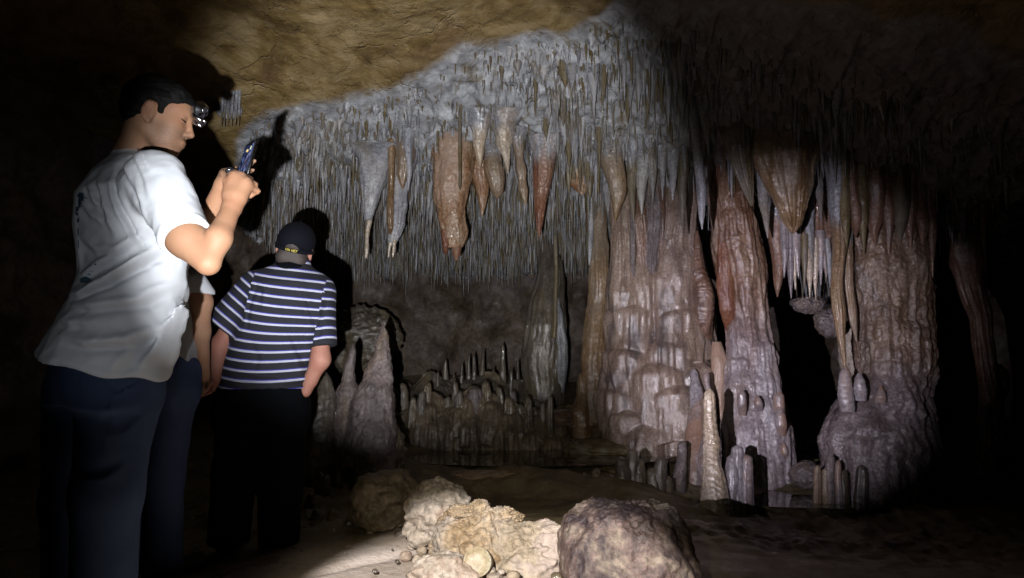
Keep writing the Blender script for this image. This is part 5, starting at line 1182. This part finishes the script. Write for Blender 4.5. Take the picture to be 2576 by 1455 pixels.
# ================================================================== stalagmites
def mite(label, mat, st, group=None, **k):
    kw = dict(nth=56, dz=.008, flute=(.005, 3), lumps=((.008, 10, .7), (.004, 34, .8)), ring=(.002, .05), sm=.015); kw.update(k)
    return thing('stalagmite', label, 'stalagmite', mat, [tube(st, down=1.15, **kw)], group)
mite('tall broad pointed stalagmite beside the striped shirt', M_mauve, [(962, 812, 1, 4.7), (962, 835, 10, 4.7), (958, 870, 19, 4.68), (954, 920, 30, 4.66), (948, 970, 42, 4.62), (942, 1010, 54, 4.6), (938, 1060, 62, 4.58), (935, 1120, 66, 4.56), (930, 1190, 72, 4.5), (930, 1250, 80, 4.45)], nth=110, lumps=((.030, 6, .6), (.018, 20, .6), (.007, 50, .8)), flute=(.012, 3), seed=2)
mite('slim pale stalagmite just left of the tall broad one', M_mauve, [(888, 866, 1, 4.75), (888, 880, 7, 4.75), (884, 915, 12, 4.74), (880, 960, 16, 4.72), (878, 985, 30, 4.7), (872, 1060, 46, 4.66), (870, 1200, 60, 4.6)], lumps=((.010, 16, .8), (.006, 40, 1)), seed=3)
mite('conical dark stalagmite nearest the trousers of the striped person', M_dark, [(816, 932, 1, 4.65), (816, 950, 12, 4.64), (814, 985, 26, 4.62), (808, 1040, 40, 4.6), (800, 1120, 52, 4.56), (795, 1200, 62, 4.5), (795, 1270, 70, 4.45)], nth=90, lumps=((.014, 8, .7), (.006, 30, .8)), seed=4)
for i, (u, v, w, h, Y) in enumerate(((806, 1190, 11, 44, 4.28), (825, 1197, 10, 44, 4.24), (852, 1188, 9, 34, 4.3), (898, 1158, 11, 50, 4.36), (935, 1175, 11, 36, 4.34), (795, 1282, 12, 26, 3.85), (835, 1282, 14, 22, 3.84), (880, 1305, 12, 22, 3.72), (780, 1240, 10, 26, 4.1))):
    mite('stubby finger-like stalagmite at the foot of the broad pointed one', M_dark if i % 2 else M_olive, [(u, v - 2, 1, Y), (u, v + 5, w * .8, Y), (u - 1, v + h * .6, w, Y), (u - 2, v + h, w * 1.5, Y), (u - 2, v + h + 20, w * 1.6, Y)], 'stubby stalagmites left of the boulders', nth=28, seed=70 + i)
gl = np.random.RandomState(31)
def mound(tops, Y, base, n, dep, sd):
    pts = []
    for i, (u, v, w) in enumerate(tops):
        LB = [(gl.uniform(u - w * .85, u + w * .85), gl.uniform(v + 6, v + (base - v) * .6), gl.uniform(10, 24), gl.uniform(10, 30), gl.uniform(30, 110)) for _ in range(n)]
        pts.append(tube([(u, v, w * .12, Y), (u + 2, v + 14, w * .40, Y), (u, v + 40, w * .72, Y - .03), (u - 2, v + (base - v) * .6, w * .95, Y - .08), (u, base, w * 1.1, Y - .12)], dep, 170, .011, (.02, 6), ((.035, 7, .5), (.014, 18, .7)), (0, .03), sd + i, LB, down=1.02, wander=1, sm=.02))
    return pts
thing('flowstone_mound', 'low flowstone bank of fused stumps carrying the pool-side stalagmites', 'flowstone', M_mound,
      mound([(1040, 1010, 44), (1085, 985, 50), (1140, 1005, 46), (1190, 972, 56), (1235, 990, 46), (1285, 1005, 52), (1335, 1025, 46), (1380, 1050, 34)], 6.40, 1136, 14, .8, 300))
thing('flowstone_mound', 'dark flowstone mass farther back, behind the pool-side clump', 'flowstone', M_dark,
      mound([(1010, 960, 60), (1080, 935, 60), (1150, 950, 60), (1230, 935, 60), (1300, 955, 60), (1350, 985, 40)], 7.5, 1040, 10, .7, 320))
rock('rough brown flowstone mass under the broad pointed stalagmite', M_mound, 888, 1150, 125, 120, 4.72, 70, 213, n=(200, 110), cuts=0, lumps=((.12, 1.5), (.08, 5), (.03, 14)), rid=.04)
rock('knobbly brown outcrop in the shade behind the broad pointed stalagmite', M_dark, 900, 860, 110, 80, 7.2, 60, 214, n=(120, 80), cuts=2, lumps=((.15, 2), (.10, 6), (.04, 14)), rid=.06)
# the clump behind the pool: every spire its own
gm = np.random.RandomState(12)
CL = [(1012, 965, 14), (1035, 1000, 12), (1060, 985, 14), (1078, 965, 14), (1100, 1010, 16), (1128, 1000, 14), (1140, 960, 10), (1160, 985, 14), (1178, 1010, 18), (1195, 975, 26), (1222, 960, 15), (1238, 1000, 14), (1252, 975, 12), (1272, 1000, 16), (1290, 985, 12),
      (1310, 1020, 16), (1330, 1000, 13), (1350, 1030, 14), (1370, 1015, 12), (1005, 1040, 16), (1085, 1040, 18), (1150, 1050, 20), (1210, 1060, 18), (1250, 1045, 18), (1300, 1060, 16), (1385, 1000, 10), (1195, 1015, 30)]
for i, (u, v, w) in enumerate(CL):
    b = 1138 + gm.uniform(-8, 4); Y = 6.15 + gm.uniform(-.05, .25) + (1040 - v) * .002
    lean = gm.uniform(-4, 4); m = [M_dark, M_mound, M_dark, M_mound, M_mauve][i % 5]
    mite('rounded wet stalagmite in the clump standing behind the pool', m, [(u + lean, v - 3, 1, Y), (u + lean, v + 4, w * .55, Y), (u + lean * .6, v + 22, w * .8, Y), (u, v + (b - v) * .5, w * .98, Y), (u, b, w * 1.15, Y), (u, b + 30, w * 1.2, Y)], 'stalagmites behind the pool', nth=40, dz=.01, seed=100 + i, flute=(.012, 3), lumps=((.014, 9, .6), (.007, 26, .7)))
for i, (u, v, w) in enumerate(((1262, 865, 12), (1215, 885, 12), (1190, 890, 10), (1178, 895, 9), (1120, 905, 14), (1240, 925, 9), (1160, 915, 10), (1285, 930, 10), (1100, 935, 12), (1300, 905, 9), (1322, 930, 10), (1080, 930, 10), (1140, 940, 10))):
    Y = 7.2 + gm.uniform(0, .5)
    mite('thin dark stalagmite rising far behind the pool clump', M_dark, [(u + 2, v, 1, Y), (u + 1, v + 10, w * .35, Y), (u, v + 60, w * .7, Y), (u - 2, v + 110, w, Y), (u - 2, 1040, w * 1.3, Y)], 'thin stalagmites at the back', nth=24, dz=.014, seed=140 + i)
mite('small upright stalagmite touching the slender orange-brown column', M_gold, [(1466, 934, 1, 6.5), (1466, 945, 9, 6.5), (1464, 1000, 13, 6.48), (1462, 1035, 22, 6.46)], seed=151)
mite('tall cream stalagmite ringed like stacked beads, brightest of all', M_cream, [(1784, 978, 2, 4.85), (1784, 988, 12, 4.85), (1786, 1015, 15, 4.84), (1787, 1060, 16, 4.83), (1790, 1110, 19, 4.82), (1792, 1150, 20, 4.8), (1797, 1190, 26, 4.78), (1802, 1240, 33, 4.75), (1806, 1330, 38, 4.7)], nth=72, dz=.006, ring=(.006, .045), lumps=((.006, 16, 1), (.004, 50, 1)), seed=152)
for i, (u, v, w, b, lab) in enumerate(((1854, 1122, 15, 1200, 'knob-headed lilac stalagmite right behind the cream one'), (1837, 1148, 15, 1270, 'lilac stalagmite fused to the right flank of the cream one'), (1876, 1146, 17, 1260, 'plump lilac stalagmite, rightmost of the trio beside the cream one'))):
    mite(lab, M_lilac, [(u, v - 3, 1, 4.85), (u, v + 5, w * .8, 4.85), (u, v + 30, w, 4.84), (u, b, w * 1.2, 4.82), (u, b + 50, w * 1.3, 4.8)], seed=160 + i)
mite('grey upright stalagmite left of the cream one, above the boulder', M_mauve, [(1716, 1108, 1, 5.3), (1717, 1115, 10, 5.3), (1718, 1150, 11, 5.3), (1712, 1200, 17, 5.28), (1705, 1260, 26, 5.25)], seed=165)
mite('nubby double-topped stalagmite left of the cream one', M_lilac, [(1746, 928, 1, 5.75), (1746, 935, 9, 5.75), (1750, 960, 10, 5.72), (1752, 985, 16, 5.7), (1752, 1030, 18, 5.66), (1745, 1100, 26, 5.6), (1740, 1180, 34, 5.5)], seed=166)
mite('small notched stalagmite poking up behind the cream one', M_lilac, [(1778, 936, 1, 5.6), (1778, 942, 8, 5.6), (1778, 965, 7, 5.58), (1784, 990, 6, 5.56), (1782, 1060, 10, 5.5), (1780, 1160, 18, 5.4)], seed=167)
for i, (u, v, w, b) in enumerate(((1470, 1190, 12, 1260), (1500, 1180, 14, 1265), (1535, 1195, 14, 1270), (1560, 1150, 18, 1265), (1590, 1130, 16, 1260), (1610, 1160, 20, 1265), (1640, 1180, 18, 1270), (1665, 1150, 16, 1265), (1680, 1200, 16, 1275), (1450, 1215, 12, 1262), (1515, 1215, 14, 1270))):
    mite('dark stub of a stalagmite in the shade below the tiered column', M_dark, [(u, v - 3, 1, 5.1), (u, v + 5, w * .7, 5.1), (u, v + 34, w, 5.08), (u, b, w * 1.2, 5.05), (u, b + 40, w * 1.3, 5.0)], 'dark stubs below the tiered column', nth=32, seed=170 + i, lumps=((.012, 10, .7), (.006, 30, .8)))
for i, (u, v, w, b, m, lab) in enumerate(((2088, 1146, 11, 1240, M_mauve, 'tallest finger stalagmite in front of the bulbous mauve foot'), (2076, 1180, 10, 1250, M_gold, 'yellowish finger stalagmite in front of the tallest finger'), (2108, 1160, 9, 1245, M_lilac, 'pale-tipped finger stalagmite right of the tallest finger'), (2103, 1180, 13, 1262, M_mauve, 'thick finger stalagmite in the middle of the right-hand group'), (2058, 1172, 9, 1240, M_gold, 'narrow finger stalagmite, leftmost of the right-hand group'), (2125, 1185, 11, 1262, M_dark, 'dark finger stalagmite, rightmost of the close-set fingers'), (2166, 1172, 14, 1270, M_dark, 'shaded cone stalagmite standing apart against the mauve foot'))):
    mite(lab, m, [(u, v - 3, 1, 4.98), (u, v + 5, w * .8, 4.98), (u, v + 30, w, 4.97), (u, b, w * 1.1, 4.95), (u, b + 30, w * 1.2, 4.94)], seed=190 + i)

# ledges of the rimstone dam and the slope behind it
for i, (u, v, hu, hv, Y, lab) in enumerate(((1240, 1236, 270, 50, 5.12, 'long low yellowish rimstone ledge holding back the pool'), (1540, 1130, 120, 26, 5.95, 'low brown flowstone slab sloping down to the pool, right side'), (1450, 1060, 120, 30, 6.6, 'dark smooth flowstone slope behind the pool at the right'), (1585, 1190, 90, 24, 5.5, 'rough brown ledge in front of the flowstone slab'))):
    o = rock(lab, M_gold if i == 0 else M_olive if i != 2 else M_brown, u, v, hu, hv, Y, hu * .5 if i else 50, 200 + i, n=(140, 50), cuts=2, lumps=((.12, 1.5), (.05, 5), (.02, 14)))

# ================================================================== boulders and the tin
BL = ((.20, 1.1), (.09, 2.4), (.022, 7), (.012, 20))
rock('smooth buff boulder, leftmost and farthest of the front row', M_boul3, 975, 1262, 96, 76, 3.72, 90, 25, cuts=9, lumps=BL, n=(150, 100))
rock('rounded pinkish boulder in the middle of the bright torch light', M_boul2, 1104, 1298, 94, 84, 3.42, 84, 7, cuts=10, rid=.035, lumps=BL, n=(170, 120))
b = rock('craggy weathered boulder with a toothed crest, in front of the pinkish one', M_crag, 1196, 1390, 108, 108, 3.2, 75, 9, cuts=8, rid=.07, lumps=BL, n=(220, 150))
part('crest', M_crag, [boulder(1208, 1282, 24, 20, 3.2, 22, 14, cuts=8, rid=.3), boulder(1262, 1306, 44, 22, 3.2, 26, 15, cuts=6, rid=.4, n=(130, 80)), boulder(1160, 1290, 30, 16, 3.2, 22, 19, cuts=6, rid=.35)], b)
rock('low brown boulder between the craggy and the big mottled boulder', M_boul, 1325, 1412, 118, 92, 3.15, 80, 10, cuts=9, rid=.05, n=(170, 120), lumps=BL)
rock('big mottled dark boulder with a pale ridge, at the bottom centre', M_mot, 1574, 1465, 160, 188, 2.95, 140, 18, cuts=3, rid=.03, boxy=3.2, n=(260, 170), lumps=((.14, 1.1), (.06, 3), (.02, 10), (.008, 24)))
rock('small angular grey-brown boulder left of the round tin', M_boul2, 1118, 1446, 84, 54, 2.95, 50, 16, cuts=12, lumps=BL, n=(120, 80))
rock('pebble lying under the round tin', M_boul2, 1243, 1452, 20, 10, 2.88, 18, 17, n=(48, 32), cuts=4)
gp = np.random.RandomState(3)
for i in range(34):
    u, v = (gp.uniform(820, 1060), gp.uniform(1330, 1450)) if i % 2 else (gp.uniform(730, 930), gp.uniform(1290, 1350))
    if i > 19: u, v = [(900, 1325), (935, 1338), (1010, 1345), (1035, 1372), (1060, 1385), (1085, 1395), (1260, 1440), (1290, 1448), (1400, 1452), (1020, 1400), (960, 1322), (1180, 1400), (1235, 1438), (1050, 1410)][i - 20]
    Y = 1717 * 1.0 / (v - 877 + 8) * .985; w = gp.uniform(1.5, 6) if i < 20 else gp.uniform(6, 14)
    thing('pebble', 'small loose stone on the muddy floor before the boulders', 'stone', [M_boul, M_dark, M_boul2][i % 3], [boulder(u, v, w * 1.3, w, Y, w * 1.2, 400 + i, n=(28, 18), cuts=9)], 'loose stones on the mud')
tc = P(1200, 1414, 2.93); ta = np.array([-.12, -.95, .30])
tin = empty('tin', tc); tag(tin, 'round tin with a cream lid lodged on its side between the boulders', 'tin')
M_tin = calcite('cream_painted_lid', [(.34, .31, .20), (.46, .42, .29), (.52, .49, .37)], 1, 14, (.26, .18, .09), .6, rough=(.4, .6), bump=.15)
rr = px(34, 2.93)
V, Fc = lathe(tc, ta, [(-.09, rr * .9), (-.088, rr * .96), (-.01, rr * .97), (-.009, rr * .9)], 48); mk('can', V, Fc, M_boul, tin)
V, Fc = lathe(tc, ta, [(-.010, rr * .9), (-.008, rr * 1.02), (.003, rr * 1.02), (.005, rr * .97), (.001, rr * .92), (.0025, rr * .4)], 56); mk('lid', V, Fc, M_tin, tin)
# ================================================================== light and render set-up
def spot(name, loc, tgt, half_deg, power, col, blend=.3, size=.02):
    l = bpy.data.lights.new(name, 'SPOT'); l.energy = power; l.color = col; l.spot_size = 2 * R(half_deg); l.spot_blend = blend; l.shadow_soft_size = size
    o = bpy.data.objects.new(name, l); COL.objects.link(o); o.location = tuple(loc)
    o.rotation_euler = (Vector(tuple(tgt)) - o.location).to_track_quat('-Z', 'Y').to_euler(); return o
LA = np.array([-.14, -.02, CAMZ - .16])
spot('torch_beam_high', LA, P(1085, 485, 5.5), 21.8, 920, (.93, .95, 1.), .6, .012)
spot('fill_man', LA, P(310, 690, 2.1), 12.6, 27, (.90, .93, 1.), .8, .012)  # added fill that brightens the man; no separate torch stands behind it
LB = np.array([-.45, .1, CAMZ + .5])
spot('torch_beam_low', LB, P(1130, 1735, 1.96), 18.4, 820, (1., .95, .92), .22, .012)
spot('torch_halo_low', LB, P(1220, 1500, 2.6), 19, 55, (1., .88, .6), .7, .02)
LC = np.array([-.9, .0, CAMZ + .0])
spot('torch_beam_right', LC, P(1880, 840, 5.6), 14.4, 1400, (.89, .85, 1.), 1., .010)
LD = np.array([-.2, .0, CAMZ + .1])
spot('torch_spill', LD, P(1420, 960, 6), 17, 112, (1., .93, .82), 1., .02)
spot('fill_upper_right', LD, P(1950, 480, 5), 26, 7, (1., .9, .85), 1., .03)  # added dim fill so the upper right is not black; not a torch
w = bpy.data.worlds.new('World'); SC.world = w; w.use_nodes = True
w.node_tree.nodes['Background'].inputs[0].default_value = (.35, .45, 1, 1); w.node_tree.nodes['Background'].inputs[1].default_value = .0006
SC.view_settings.view_transform = 'Standard'; SC.view_settings.look = 'None'; SC.view_settings.gamma = 1; SC.view_settings.exposure = 0
SC.render.engine = 'CYCLES'
c = SC.cycles; c.max_bounces = 4; c.diffuse_bounces = 1; c.glossy_bounces = 2; c.transmission_bounces = 3; c.use_denoising = True; c.caustics_reflective = False; c.caustics_refractive = False
c.sample_clamp_indirect = .4
try: c.denoiser = 'OPENIMAGEDENOISE'
except Exception: pass
